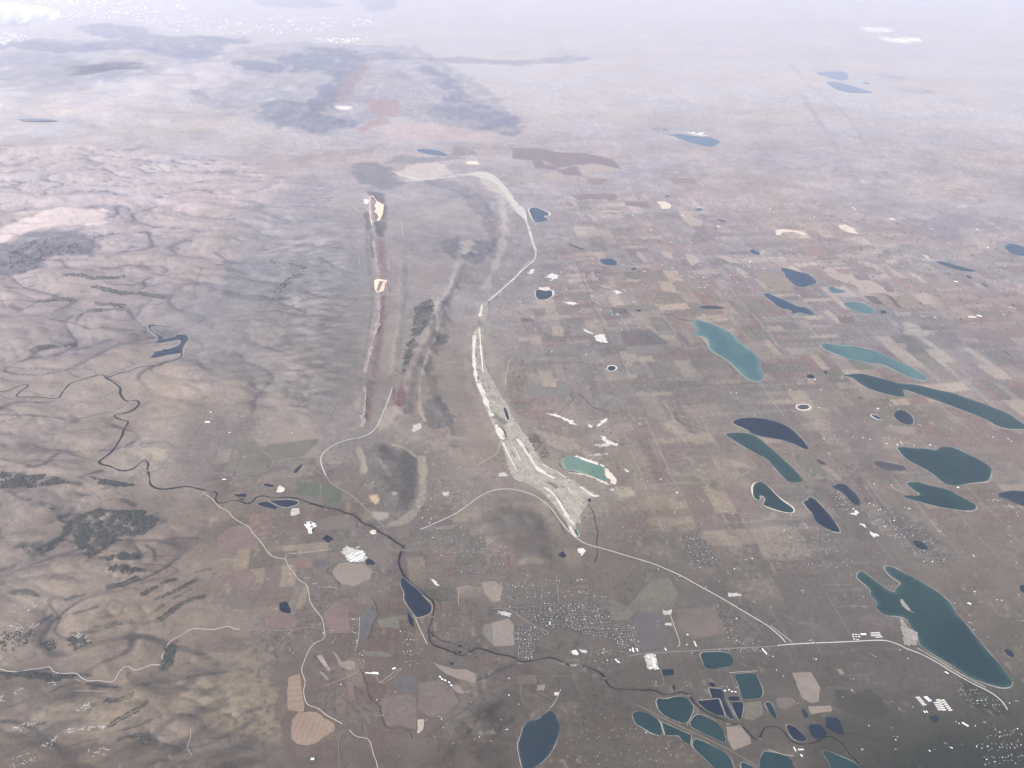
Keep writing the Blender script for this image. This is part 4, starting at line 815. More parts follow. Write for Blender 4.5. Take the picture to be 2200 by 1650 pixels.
# ---------------------------------------------------------------- fields
FIELDS = [
 ('purple', q(A1, '0,1275 250,1275 400,1310 620,1315 870,1370 935,1450 700,1405 560,1415 380,1440 260,1370 160,1380 0,1360')),
 ('purple', q(A1, '170,1380 255,1365 285,1415 380,1430 380,1465 200,1440')), ('tan', q(A1, '580,1430 760,1415 940,1460 880,1475 700,1470 650,1520 600,1500')),
 ('tan', q(A1, '262,1368 350,1362 350,1395 290,1412')), ('tan', q(A1, '235,1495 380,1475 415,1530 330,1540')),
 ('purple', q(A1, '385,1470 555,1425 600,1510 460,1505')), ('brown', q(A1, '640,1540 830,1535 770,1590 680,1590')), ('brown', q(A1, '1340,1535 1560,1530 1600,1570 1400,1580')),
 ('pale', q(B2, '1250,85 1310,80 1370,115 1365,145 1290,148')), ('tan', q(B2, '1420,150 1520,170 1560,220 1640,250 1620,300 1530,290 1480,250 1450,210')),
 ('tan', q(B2, '1045,20 1085,75 985,80')), ('purple', q(B2, '510,30 700,18 900,20 900,80 700,60 560,70')), ('purple', q(B2, '960,85 1150,90 1190,140 980,120')),
 ('tan', q(B2, '1270,510 1360,520 1390,580 1310,560')), ('tan', q(B2, '1480,530 1560,540 1620,600 1540,640')), ('tan', q(B2, '1740,540 1880,560 1970,620 1880,610')),
 ('purple', q(B2, '930,1195 1120,1188 1150,1315 970,1325')), ('darkgrey', q(B2, '1125,1188 1190,1185 1350,1310 1155,1315')), ('grey', q(B2, '1150,1325 1280,1315 1320,1395 1180,1390')),
 ('grey', q(B2, '970,1330 1140,1325 1175,1390 990,1390')), ('grey', q(B2, '985,1500 1145,1500 1140,1575 1020,1575')), ('grey', q(B2, '500,870 660,870 680,935 520,940')),
 ('grey', q(B2, '190,1020 280,1030 260,1080 200,1075')), ('grey', q(B2, '805,1200 920,1190 960,1310 840,1310')), ('grey', q(B2, '320,1330 560,1310 570,1380 330,1390')),
 ('darkgrey', q(B2, '860,1000 975,1000 1005,1050 880,1050')), ('brown', q(B2, '1190,1380 1320,1400 1340,1450 1210,1440')), ('grey', q(B2, '310,1430 560,1420 590,1455 330,1465')),
 ('darkgrey', q(B2, '80,1085 180,1090 200,1120 90,1120')), ('red', q(B2, '1180,640 1260,600 1290,655 1200,680')),
 ('pale', q(B3, '605,290 660,280 740,320 795,365 690,350 630,325')), ('pale', q(B3, '65,335 110,320 200,325 290,345 340,370 290,372 220,345 120,350 110,375 68,372')),
 ('tan', q(B3, '-110,700 -40,690 0,695 80,700 150,745 200,800 200,850 170,860 60,830 0,810 -80,760')), ('red', q(B3, '270,475 480,485 520,555 370,550 310,520')), ('purple', q(B3, '490,487 660,545 530,520')),
 ('red', q(B3, '570,665 680,665 715,708 630,703')), ('tan', q(B3, '470,672 540,645 565,668 620,705 715,712 765,762 890,764 975,822 1025,870 800,878 750,800 560,750')),
 ('purple', q(B3, '722,712 850,712 888,758 772,758')), ('purple', q(B3, '932,768 1040,790 1108,860 1032,868')), ('red', q(B3, '852,690 960,680 1000,700 932,720')),
 ('tan', q(B3, '930,902 1008,888 1055,960 1100,1000 1012,976')), ('tan', q(B3, '1065,892 1230,887 1340,970 1165,988')), ('purple', q(B3, '1012,882 1060,893 1158,998 1108,992')),
 ('darkgrey', q(B3, '820,892 925,902 1005,975 900,960')), ('tan', q(B3, '1022,640 1130,700 1210,745 1120,742')), ('red', q(B3, '980,652 1120,742 1250,800 1100,792')),
 ('brown', q(B3, '592,1075 720,1077 758,1120 632,1130')), ('tan', q(B3, '810,600 870,600 905,645 850,650')), ('pale', q(B3, '1030,225 1075,225 1092,245 1050,245')), ('tan', q(B3, '1090,1300 1180,1300 1195,1345 1120,1340')),
 ('tan', q(B3, '1240,890 1370,870 1440,960 1345,970')), ('tan', q(B3, '1500,1465 1620,1470 1720,1520 1640,1530')), ('tan', q(B3, '-30,1045 0,1050')) ,
 ('tan', q(C1, '150,450 290,370 430,370 545,440 538,468 90,522')), ('olive', q(C1, '92,528 538,472 538,500 380,628 150,638 90,590')),
 ('olive', F('505,1000 510,975 525,950 545,945 575,975 575,1010 545,1022 510,1025')), ('green', q(C1, '340,835 540,845 548,970 365,962')), ('green', q(C1, '557,845 620,845 740,920 715,1058 600,1050 562,980')),
 ('red', F('462,1170 470,1150 490,1135 520,1128 545,1140 553,1160 560,1185 540,1180 512,1180 508,1192 480,1190')), ('red', F('484,1243 490,1230 505,1223 525,1222 542,1229 549,1241 546,1255 532,1264 512,1266 494,1258')),
 ('brown', F('487,1290 500,1277 520,1272 540,1280 543,1298 525,1310 500,1308')), ('red', q(D1, '50,330 240,318 380,380 330,450 130,450 70,400')), ('red', q(D1, '592,300 700,212 800,280 810,490 622,490 602,420')),
 ('tan', F('712,1225 725,1212 745,1208 782,1213 800,1225 795,1245 760,1260 735,1255 715,1240')), ('red', q(C1, '302,1530 400,1490 495,1512 490,1578 390,1590 330,1570')),
 ('darkgrey', q(C1, '500,1510 620,1500 640,1560 520,1600')), ('brown', q(C1, '862,1350 950,1330 1090,1390 1158,1480 1150,1550 1060,1558 960,1470')), ('brown', q(C1, '500,1200 620,1140 740,1130 860,1190 860,1250 700,1260 560,1250')),
 ('orange2', q(D1, '282,870 380,835 392,960 413,1128 410,1165 272,1150 267,980')), ('orange', q(D1, '310,1230 370,1170 520,1165 590,1220 680,1270 670,1330 520,1430 430,1458 350,1440 302,1390')),
 ('brown', q(D1, '1080,1052 1250,1012 1378,1022 1378,1318 1250,1280 1130,1290 1082,1180')), ('brown', q(D1, '1402,920 1580,890 1700,980 1740,1090 1640,1180 1480,1208 1392,1130')),
 ('pale', q(D1, '1386,1230 1450,1227 1438,1320 1392,1362')), ('darkgrey', q(D1, '892,360 960,262 1030,242 1050,330 992,430 962,540 892,548')),
 ('tan', q(D1, '1940,52 2050,40 2120,90 2100,210 2030,230 1970,150')), ('tan', q(D1, '2032,400 2170,362 2215,420 2215,600 2052,600')), ('grey', q(D1, '1960,420 2024,402 2044,600 1950,500')),
 ('red', q(D1, '770,900 830,920 860,1060 800,1080')), ('tan', q(D1, '540,820 580,830 630,890 610,895')), ('rock', q(D1, '525,690 555,670 640,800 620,820')), ('tan', q(D1, '660,640 690,660 740,740 800,720 855,740 850,800 790,810 720,770')),
 ('tan', q(D1, '1520,740 1700,800 1800,800 1900,850 1880,920 1720,880 1600,820')), ('tan', q(D1, '1660,940 1740,930 1800,1000 1740,1010')), ('olive', q(D1, '1040,370 1220,345 1240,450 1060,440')),
 ('olive', q(D1, '920,650 1080,640 1190,690 1100,700 930,690')), ('darkgrey', q(D1, '1210,850 1390,870 1395,1008 1250,1010 1170,930')),
 ('olive', q(D2, '830,192 1000,262 1200,30 1350,10 1430,150 1360,298 1280,298 1060,308 1000,378 850,370')), ('darkgrey', q(D2, '1052,312 1280,302 1338,400 1350,600 1120,640 1062,460')),
 ('brown', q(D2, '1412,282 1750,272 1845,500 1560,538 1442,450')), ('tan', q(D2, '1842,1292 1960,1290 2040,1380 2060,1440 1900,1500 1852,1400')), ('brown', q(D2, '1285,490 1340,490 1380,580 1360,610 1290,550')), ('olive', q(D2, '2000,1090 2140,1070 2160,1180 2080,1240 1990,1230')),
 ('tan', q(D3, '212,830 370,822 450,960 438,1080 380,1090 292,1050 252,950')), ('brown', q(D3, '62,1050 220,1042 238,1090 150,1150 82,1130')), ('tan', q(D3, '340,1120 540,1110 550,1160 370,1190')), ('tan', q(D3, '590,800 630,795 652,845 612,845')),
 ('grey', q(C2, '570,0 660,-20 708,160 630,120')), ('grey', q(C2, '840,130 980,140 995,190 870,190')), ('tan', q(C2, '860,345 1030,340 1050,400 880,430')), ('grey', q(C2, '105,0 110,90 300,120 470,110 460,40')),
 ('tan', q(C3, '-120,470 -20,475')), ('tan', q(C3, '465,705 500,700 630,800 632,838 590,830')), ('tan', q(C3, '1055,895 1080,893 1180,940 1160,945')), ('tan', q(C3, '1280,370 1100,360 1000,360 1140,440 1250,430')),
 ('grey', q(C3, '1290,780 1440,790 1460,830 1300,835')), ('brown', q(C3, '1400,1370 1560,1400 1620,1460 1460,1470')), ('brown', q(C3, '700,500 760,480 860,500 840,560 720,550')), ('tan', q(C1, '1150,190 1170,200 1180,230 1140,245 1120,220')),
]
for colr, px in FIELDS:
    if len(px) < 3: continue
    P = footprint(px, 0); P = resample(P, max(40.0, np.linalg.norm(P.mean(0)) / FPX * 6), True); u = np.linalg.norm(P.mean(0)) / FPX
    P = ragged(P, u * 2.2, u * 26)
    far_ = np.linalg.norm(P.mean(0)) > 24000 and colr + '_hazed' in M
    sheet('field', P, M[colr + '_hazed' if far_ else colr], lift=2.5)

# ---------------------------------------------------------------- the long white quarry
QUARRY = F('1022,705 1013,735 1014,765 1018,795 1023,830 1033,850 1040,868 1048,890 1060,912 1070,935 1082,965 1088,985 1097,1020 1110,1033 1138,1040 1170,1062 1195,1092 1212,1115 1225,1135 1233,1150 1240,1148 1236,1120 1250,1128 1246,1105 1260,1088 1266,1068 1284,1070 1280,1060 1260,1050 1240,1035 1212,1022 1188,1010 1165,995 1157,980 1148,962 1142,950 1130,935 1118,918 1108,905 1098,890 1095,872 1084,862 1075,850 1066,830 1055,812 1046,795 1040,770 1038,740 1040,715 1036,700')
qo = sheet('quarry', footprint(QUARRY, 1, 1.8), M['quarry'], lift=3.0, step=90.0, label='long winding white stone quarry along the ridge')
sheet('quarry', footprint(F('1066,628 1050,642 1037,652 1032,665 1029,682 1031,692 1042,693 1047,682 1050,660 1045,655'), 1, 0.3), M['quarry'], lift=3.0, step=90.0)
sheet('quarry', footprint(F('1003,372 1040,368 1066,378 1090,408 1112,440 1128,448 1134,475 1124,470 1106,452 1084,420 1064,390 1030,382'), 1, 0.6), M['palestrip'], lift=3.0)
qk = lambda s: Q(1000, 820, s, 4.853)
for s, w, m_ in (('130,20 180,110 210,200 240,270 280,360', 9, 'quarrypale'), ('320,450 340,520 375,590 410,600', 8, 'quarrypale'), ('345,480 390,570', 8, 'quarrypale'), ('395,640 440,740 480,830 540,940', 4, 'quarrypale'), ('540,600 600,680 660,760 700,840 760,920 840,960 930,1010', 8, 'quarrypale'),
              ('580,640 640,740', 6, 'quarrypale'), ('370,470 400,530 425,585', 3, 'quarrydark'), ('620,680 660,740 700,830 745,895 800,935 870,965 925,990', 3.2, 'quarrydark'), ('215,20 250,110 300,210 320,290', 3.5, 'quarry'), ('290,20 320,110 340,180 350,240', 5, 'shore'), ('500,680 545,760 575,830', 2.5, 'quarrypale'),
              ('650,950 740,1040 830,1090 900,1130 960,1190 1020,1280 1060,1360', 3, 'shore'), ('830,1100 920,1170 980,1250 1040,1370 1090,1450', 7, 'quarrypale'), ('940,1180 1000,1260 1050,1350', 2.5, 'quarrydark'), ('1060,1210 1110,1290 1180,1400', 2.5, 'paleroad'), ('1200,1100 1280,1160 1340,1200 1390,1190', 6, 'quarrypale'),
              ('1140,1040 1230,1090 1310,1140 1390,1180', 2.2, 'quarrydark'), ('860,1050 920,1080 960,1110', 9, 'grey'), ('1040,1390 1080,1430 1120,1480 1130,1490', 6, 'quarrypale'), ('1085,1510 1110,1560 1150,1620', 6, 'quarrypale'), ('300,365 420,440', 12, 'grey'), ('230,280 260,300 290,350', 4, 'quarrydark'), ('520,560 560,600 590,590 600,530 570,490', 2, 'shore'),
              ('800,860 880,910 960,940 1040,1000 1100,1040', 2.2, 'quarrypale'), ('1060,1100 1130,1180 1160,1230', 3, 'yard'), ('470,700 520,800', 2.5, 'quarrydark'), ('700,690 730,770 770,850', 6, 'quarry'), ('150,10 215,130', 3, 'yard')):
    px = qk(s); u = np.linalg.norm(flat(px).mean(0)) / FPX
    ribbon('quarry_bench', px, w * u * 1.15, M[m_], lift=5.5, vary=0.7)
for s in ('1075,640 1066,655', ): pass
for s, w in (('1005,375 1060,378 1090,410 1112,445', 8), ('1122,455 1135,485 1143,515 1150,538', 5), ('1036,655 1031,680', 6), ('1020,720 1017,770 1024,820', 8), ('1030,705 1034,760 1038,800', 4), ('1144,520 1152,540', 6)):
    px = F(s); u = np.linalg.norm(flat(px).mean(0)) / FPX
    ribbon('quarry_bench', px, w * u, M['quarrypale' if s.startswith(('1036', '1020', '1030')) else 'palestrip'], lift=5.0, vary=0.7)
sheet('gravel_yard', footprint(q(C2, '530,960 640,960 660,990 640,1060 580,1090 540,1040'), 0, .5), M['quarry'], lift=3.0)
for px, m_ in ((q(B1, '975,40 1010,35 1040,80 1100,110 1090,190 1065,245 1020,250 995,290 985,250 975,150'), 'peach'), (q(B1, '1018,760 1060,750 1130,760 1110,800 1100,850 1040,870 1020,830'), 'peach'), (q(B1, '925,60 970,70 965,110 930,105'), 'white'),
              (q(C1, '885,270 950,275 940,350 900,380 905,310'), 'rock')):
    sheet('stone_cut', footprint(px, 0, .5), M[m_], lift=4.0)
for s, w in (('797,425 800,470 803,500', 3), ('802,515 808,560 812,590', 5), ('812,640 815,670 812,700 803,720 798,750', 8), ('797,750 790,780 784,800', 7), ('783,830 786,850 783,880 780,905', 5)):
    px = F(s); u = np.linalg.norm(flat(px).mean(0)) / FPX
    ribbon('rock_outcrop', px, w * u, M['rock'], lift=4.0, vary=1.2)

# ---------------------------------------------------------------- river, creeks and roads
def upx(px): return np.linalg.norm(flat(px).mean(0)) / FPX
R1, R2_ = RIVER_PX[:70], RIVER_PX[69:]
for k in range(0, len(RIVER_PX) - 1, 24):
    part = RIVER_PX[k:k + 25]
    ribbon('river', part, upx(part) * 4.0, WATER['river'], lift=3.5, smooth=1, vary=0.8, label='dark winding river')
for k_, (x_, y_) in enumerate(((1243.5, 1430), (1215, 1420), (868, 1188), (700, 1090), (930, 1320), (1302, 1462), (1480, 1490), (1560, 1540), (1640, 1580), (1120, 1420), (780, 1125), (1600, 1555), (1000, 1400), (320, 1010))):
    c_ = np.array([x_, y_]); t_ = RIVER_PX[np.argmin(np.hypot(*(RIVER_PX - c_).T))]; P = t_ + np.array([[-6, -1.5], [0, -2.2], [6, 0], [2, 2.4], [-4, 2.0]]) * (0.8 + .5 * RNG.rand()) + np.array([0, 2.2])
    sheet('sandbar', footprint(P, 2, .4), M['grey'], lift=4.5)
for f in FORK_PX: ribbon('river_fork', f, upx(f) * 2.6, WATER['river'], lift=3.5, vary=0.5)
for r, s, w in ((C2, '500,205 470,180 520,155 530,130 500,100 520,80 570,80 610,120 660,170 700,210 760,220 830,240', 1.7), (C2, '1400,250 1420,310 1500,360 1700,410', 1.5), (C2, '660,1045 700,1100 710,1150 720,1220 735,1260 740,1300 725,1320 730,1400 735,1480 705,1530', 1.8),
                (D1, '890,790 930,870 960,950 965,1030 1000,1070 1060,1110 1080,1200 1090,1260 1140,1320 1220,1300 1290,1310 1330,1350 1345,1400', 1.3), (D1, '980,170 1025,230 1050,325 1020,380 1000,430 990,480 960,540', 1.2), (D1, '1480,450 1520,520 1550,525 1600,560 1700,580 1840,640', 2.2), (D1, '1520,440 1510,500 1545,522', 1.6),
                (D1, '1450,1390 1560,1320 1640,1240 1830,1130', 1.1), (C2, '330,1080 380,1140 420,1210 440,1270 470,1290', 1.4), (B2, '1410,1085 1450,1100 1520,1108 1560,1118', 2.0), (B2, '1280,1052 1330,1056 1395,1054', 1.8), (B2, '330,360 400,365 440,390', 1.6), (C2, '400,680 440,740 560,760 640,800', 1.6), (D3, '640,1365 760,1350 860,1380 960,1420', 1.8),
                (D1, '720,70 690,30 660,0 600,-40 640,-80 700,-110', 1.2), (C1, '700,1550 640,1610 700,1700 720,1740', 1.3), (B3, '2020,1360 2100,1420', 1.5), (C2, '120,530 160,640 215,720 300,760 350,790', 1.2)):
    px = q(r, s); ribbon('creek', px, upx(px) * w, WATER['river'], lift=3.2, vary=0.4)
ROADS = [
 ('road', 2.6, q(C1, '1170,40 1155,90 1130,160 1090,250 1060,330 1030,380 980,430 900,460 800,478 720,500 650,535 590,580 560,620 555,670 570,720 600,785'), 'pale highway sweeping in a long bend below the red ridge'),
 ('dullroad', 3.0, q(C1, '600,785 640,850 700,890 760,920 850,980 940,1070 1000,1130 1100,1230'), ''),
 ('dullroad', 1.5, q(C1, '1180,-120 1178,-40 1170,40'), ''),
 ('road', 2.8, np.concatenate([q(C1, '1410,1252 1500,1215 1600,1170 1700,1125 1800,1060 1900,980 2000,925 2100,903 2197,903'), q(C2, '80,920 180,950 260,1000 330,1060 380,1130 430,1200 490,1270 560,1330 620,1370 720,1400 850,1435 980,1475 1100,1510 1230,1550 1330,1595 1450,1645'), q(D2, '1600,80 1750,160 1870,230 2000,310 2200,425'), q(D3, '60,480 110,520 150,570')]), 'pale bypass highway curving round the quarry to the plain'),
 ('road', 1.7, q(D3, '20,425 120,500 210,570'), ''), ('road', 3.2, q(D3, '80,597 200,585 400,575 600,568 800,558 950,550 1030,555 1130,590 1200,630 1300,660 1450,740 1600,835 1750,920 1900,990 2000,1060 2060,1150'), 'straight pale road to the dam of the two-armed lake'),
 ('shore', 5.0, q(D3, '1285,620 1450,715 1600,810 1750,895 1870,955'), ''), ('dullroad', 3.0, q(D2, '1000,690 1100,665 1300,655 1600,640 1900,618 2200,608 2280,598'), ''),
 ('road', 2.0, HILL_ROAD_PX, 'pale road following the canyon through the brown hills'),
 ('paleroad', 2.3, q(D1, '340,0 370,35 440,75 455,150 465,230 520,300 575,370 585,440 595,520 570,550 500,575 450,640 420,720 390,790 400,850 430,910 405,980 420,1060 440,1110 540,1135 600,1195 690,1240 740,1270'), 'pale winding road past the striped orange fields'),
 ('paleroad', 2.4, q(D1, '800,1320 860,1385 960,1390 990,1440 1010,1540 1040,1600 1050,1700'), ''), ('dullroad', 1.6, q(D1, '930,1260 940,1320 960,1390'), ''), ('dullroad', 1.7, q(D1, '760,1315 720,1370 708,1450 715,1560 715,1700'), ''),
 ('paleroad', 2.0, np.concatenate([q(C0, '1740,930 1840,1000 1880,1060 1960,1090 2000,1150 2050,1180 2100,1210 2150,1230 2165,1280'), q(C1, '0,1310 60,1380 100,1450 150,1490 250,1505'), ]), ''),
 ('paleroad', 1.8, q(C1, '250,1505 275,1560 310,1610 345,1650'), ''), ('dullroad', 1.8, q(D1, '-70,458 150,468 350,457 440,437 550,442 583,480'), ''), ('paleroad', 1.3, q(C1, '250,1505 270,1450 330,1460 480,1445 650,1420'), ''),
 ('dullroad', 1.8, q(C1, '0,795 70,760 130,730 150,660 100,610 20,540 0,490'), ''), ('dullroad', 1.6, q(C1, '150,660 250,640 390,645 440,610 480,590'), ''), ('dullroad', 1.2, q(C1, '420,655 480,720 560,770 600,800'), ''),
 ('dullroad', 1.6, q(C0, '1740,880 1900,830 2000,815 2190,800'), ''), ('dullroad', 1.3, q(C1, '0,180 300,120 700,120'), ''), ('dullroad', 1.2, q(C1, '650,155 680,180 650,250 600,310 560,325'), ''),
 ('dullroad', 1.5, q(C2, '1160,1280 1180,1250 1280,1250 1360,1210 1560,1180 1700,1165'), ''), ('dullroad', 1.5, q(C2, '1440,1010 1490,1030 1520,1080 1560,1180 1620,1320 1700,1480 1760,1600'), ''), ('dullroad', 1.4, q(C2, '1425,860 1420,900 1360,915 1180,945 1080,950'), ''), ('dullroad', 1.2, q(C2, '1250,540 1420,530 1700,525'), ''),
 ('dullroad', 1.2, q(C2, '725,1030 760,1130 795,1230'), ''), ('dullroad', 1.2, q(C2, '620,1255 700,1265 760,1300'), ''), ('dullroad', 1.1, q(C2, '570,1470 630,1530 680,1560'), ''), ('dullroad', 1.1, q(C2, '1460,930 1490,1000 1520,1060'), ''), ('dullroad', 1.2, q(C2, '1870,960 1880,1040 1920,1120'), ''), ('dullroad', 1.2, q(C2, '255,250 260,300 245,360'), ''),
 ('darkroad', 1.4, q(B2, '545,600 600,740 680,930 720,1040 780,1150 860,1330'), 'dark straight railway line across the farm fields'), ('dullroad', 1.3, q(C2, '860,20 900,110 960,210'), ''), ('dullroad', 1.2, q(B2, '90,300 200,305 300,350 360,405'), ''),
 ('dullroad', 1.0, q(B2, '1390,410 1520,640 1600,700 1700,780'), ''), ('shore', 2.2, q(B2, '1522,1240 1650,1247 1680,1268 1690,1310 1698,1362 1780,1410 1850,1455 1920,1515 1970,1570 2030,1622'), 'pale dam road along the teal reservoir'),
 ('dullroad', 1.4, q(C1, '1900,790 1905,880'), ''), ('dullroad', 1.5, q(C1, '1890,400 1885,490 1850,540 1820,590 1830,700 1760,760 1710,790 1705,830'), ''), ('dullroad', 1.4, q(C1, '1710,790 1580,805 1520,830 1490,930 1440,1030 1380,1120 1330,1180 1250,1215'), ''),
 ('paleroad', 1.5, q(C1, '2197,480 2130,490 2090,520 2075,600 2000,640 1900,700'), ''), ('dullroad', 1.2, q(C1, '1690,1270 1720,1330 1740,1380 1820,1440 1870,1440 1890,1385 2000,1385'), ''), ('dullroad', 1.1, q(C1, '1650,1435 1740,1385'), ''), ('dullroad', 1.2, q(C1, '1280,1480 1330,1540 1400,1570 1450,1620'), ''),
 ('dullroad', 1.3, q(C1, '1760,0 1775,150 1780,260'), ''), ('dullroad', 1.3, q(C1, '1650,150 1800,185 1960,190'), ''), ('paleroad', 1.4, q(B1, '1110,760 1125,830 1130,890 1200,882 1285,883'), ''), ('paleroad', 1.2, q(B1, '800,905 900,895 1000,890 1060,910 1130,890'), ''), ('paleroad', 1.3, q(B1, '600,10 660,30 740,45 820,40'), ''), ('paleroad', 1.2, q(B1, '780,85 840,130 880,170'), ''), ('paleroad', 1.2, q(B1, '815,100 940,100'), ''), ('paleroad', 1.0, q(B1, '540,540 700,535 850,560 1000,565 1130,565 1300,560'), ''), ('paleroad', 1.0, q(B1, '885,565 895,650'), ''), ('paleroad', 1.1, q(B1, '1248,250 1255,320 1262,380'), ''), ('paleroad', 1.0, q(B1, '1140,570 1143,680'), ''), ('paleroad', 1.0, q(B1, '1440,860 1540,830 1550,800 1520,790'), ''),
 ('palestrip', 4.6, F('1046,648 1075,625 1105,598 1128,575 1146,561'), ''), ('palestrip', 2.6, F('1146,561 1152,550 1150,535'), ''), ('dullroad', 1.3, F('1152,540 1180,556 1210,572'), ''),
 ('paleroad', 1.6, q(B2, '0,790 40,720 100,640 150,600 190,590'), ''), ('paleroad', 1.3, q(B1, '2140,1650 2150,1560 2190,1430'), ''),
 ('paleroad', 2.0, q(D2, '1360,330 1390,420 1420,500 1450,590 1420,607'), ''), ('dullroad', 2.0, q(D2, '380,0 390,100 402,215'), ''), ('dullroad', 2.4, q(D2, '-70,270 0,300 70,350 150,400 240,450 310,475'), ''), ('dullroad', 1.4, q(D2, '740,440 760,540'), ''), ('dullroad', 1.3, q(D2, '1060,450 1100,660'), ''), ('dullroad', 1.4, q(D2, '260,0 265,90 262,180'), ''),
 ('dullroad', 1.3, q(D2, '540,450 700,445 1060,455'), ''), ('darkroad', 1.5, q(D2, '1780,250 1840,400 1900,600'), ''), ('dullroad', 1.6, q(D2, '1270,800 1300,870 1307,930 1290,945 1230,945'), ''), ('paleroad', 1.5, q(D2, '1870,830 2000,820 2110,815'), ''), ('dullroad', 1.5, q(D2, '1870,830 1920,960 1990,1100'), ''), ('paleroad', 1.6, q(D2, '420,970 390,1040 360,1100 325,1135'), ''), ('dullroad', 1.2, q(D2, '200,985 300,1030 360,1080'), ''), ('dullroad', 1.2, q(D2, '135,885 80,910 70,990 90,1090 180,1150'), ''),
 ('grey', 3.6, q(D2, '1060,1100 1200,1170 1300,1220 1400,1270 1550,1340 1700,1410 1870,1490 2000,1570 2200,1680'), ''), ('paleroad', 1.2, q(D2, '1565,1160 1530,1220 1505,1280'), ''), ('paleroad', 1.2, q(D2, '1275,1245 1310,1370'), ''), ('paleroad', 1.4, q(D2, '1785,1055 1810,1130 1840,1210'), ''), ('dullroad', 2.4, q(D2, '1850,1070 1890,1150 1950,1240'), ''), ('dullroad', 1.4, q(D2, '1550,1380 1535,1460'), ''), ('paleroad', 1.2, q(D1, '2030,400 2050,600'), ''),
 ('paleroad', 2.4, q(D1, '1370,365 1385,400 1420,480 1450,540 1470,585'), ''), ('paleroad', 1.3, q(D1, '1375,362 1440,350 1500,325 1520,280 1515,235 1440,170 1340,90'), ''), ('paleroad', 1.4, q(D1, '890,350 886,450 880,560 850,640'), ''), ('paleroad', 1.4, q(D1, '1060,920 1130,870 1190,820 1250,790'), ''), ('paleroad', 1.0, q(D1, '1030,860 1060,920 1120,910 1190,860 1250,800'), ''), ('paleroad', 1.1, q(D1, '650,580 690,535'), ''), ('paleroad', 1.0, q(D1, '1740,250 1740,150 1755,95 1840,85'), ''), ('paleroad', 1.0, q(D1, '560,95 680,95 700,115'), ''), ('paleroad', 1.0, q(D1, '600,945 680,910 760,880 860,830'), ''), ('dullroad', 1.0, q(D1, '840,1275 880,1240 920,1170'), ''),
 ('paleroad', 2.0, q(D3, '0,1490 60,1510 130,1535 220,1545'), ''), ('dullroad', 1.2, q(D3, '490,130 570,270 640,390 710,500'), ''), ('dullroad', 1.2, q(D3, '590,270 730,250 850,270'), ''), ('dullroad', 1.4, q(D3, '420,590 465,670'), ''), ('darkroad', 1.4, q(D3, '1180,870 1250,970 1300,1040'), ''), ('dullroad', 1.2, q(D3, '690,855 800,850 880,850'), ''), ('dullroad', 1.1, q(D3, '470,75 600,75 720,75'), ''), ('dullroad', 1.2, q(D3, '1650,950 1720,1050 1760,1090'), ''),
 ('dullroad', 1.2, q(C3, '800,790 850,900 950,1050 1050,1200 1150,1300 1280,1460'), ''), ('dullroad', 1.1, q(C3, '1760,640 2000,645 2200,650'), ''), ('dullroad', 1.0, q(C3, '700,470 900,460 1500,440'), ''),
 ('paleroad', 1.2, q(D0, '640,985 780,985 850,995 930,985'), ''), ('paleroad', 1.2, q(D0, '1640,1310 1640,1400 1600,1470 1650,1540'), ''),
]
for m_, w, px, lab in ROADS:
    ribbon('road', px, upx(px) * w, M[m_], lift=4.0 if m_ != 'grey' else 3.0, smooth=2, label=lab or None)

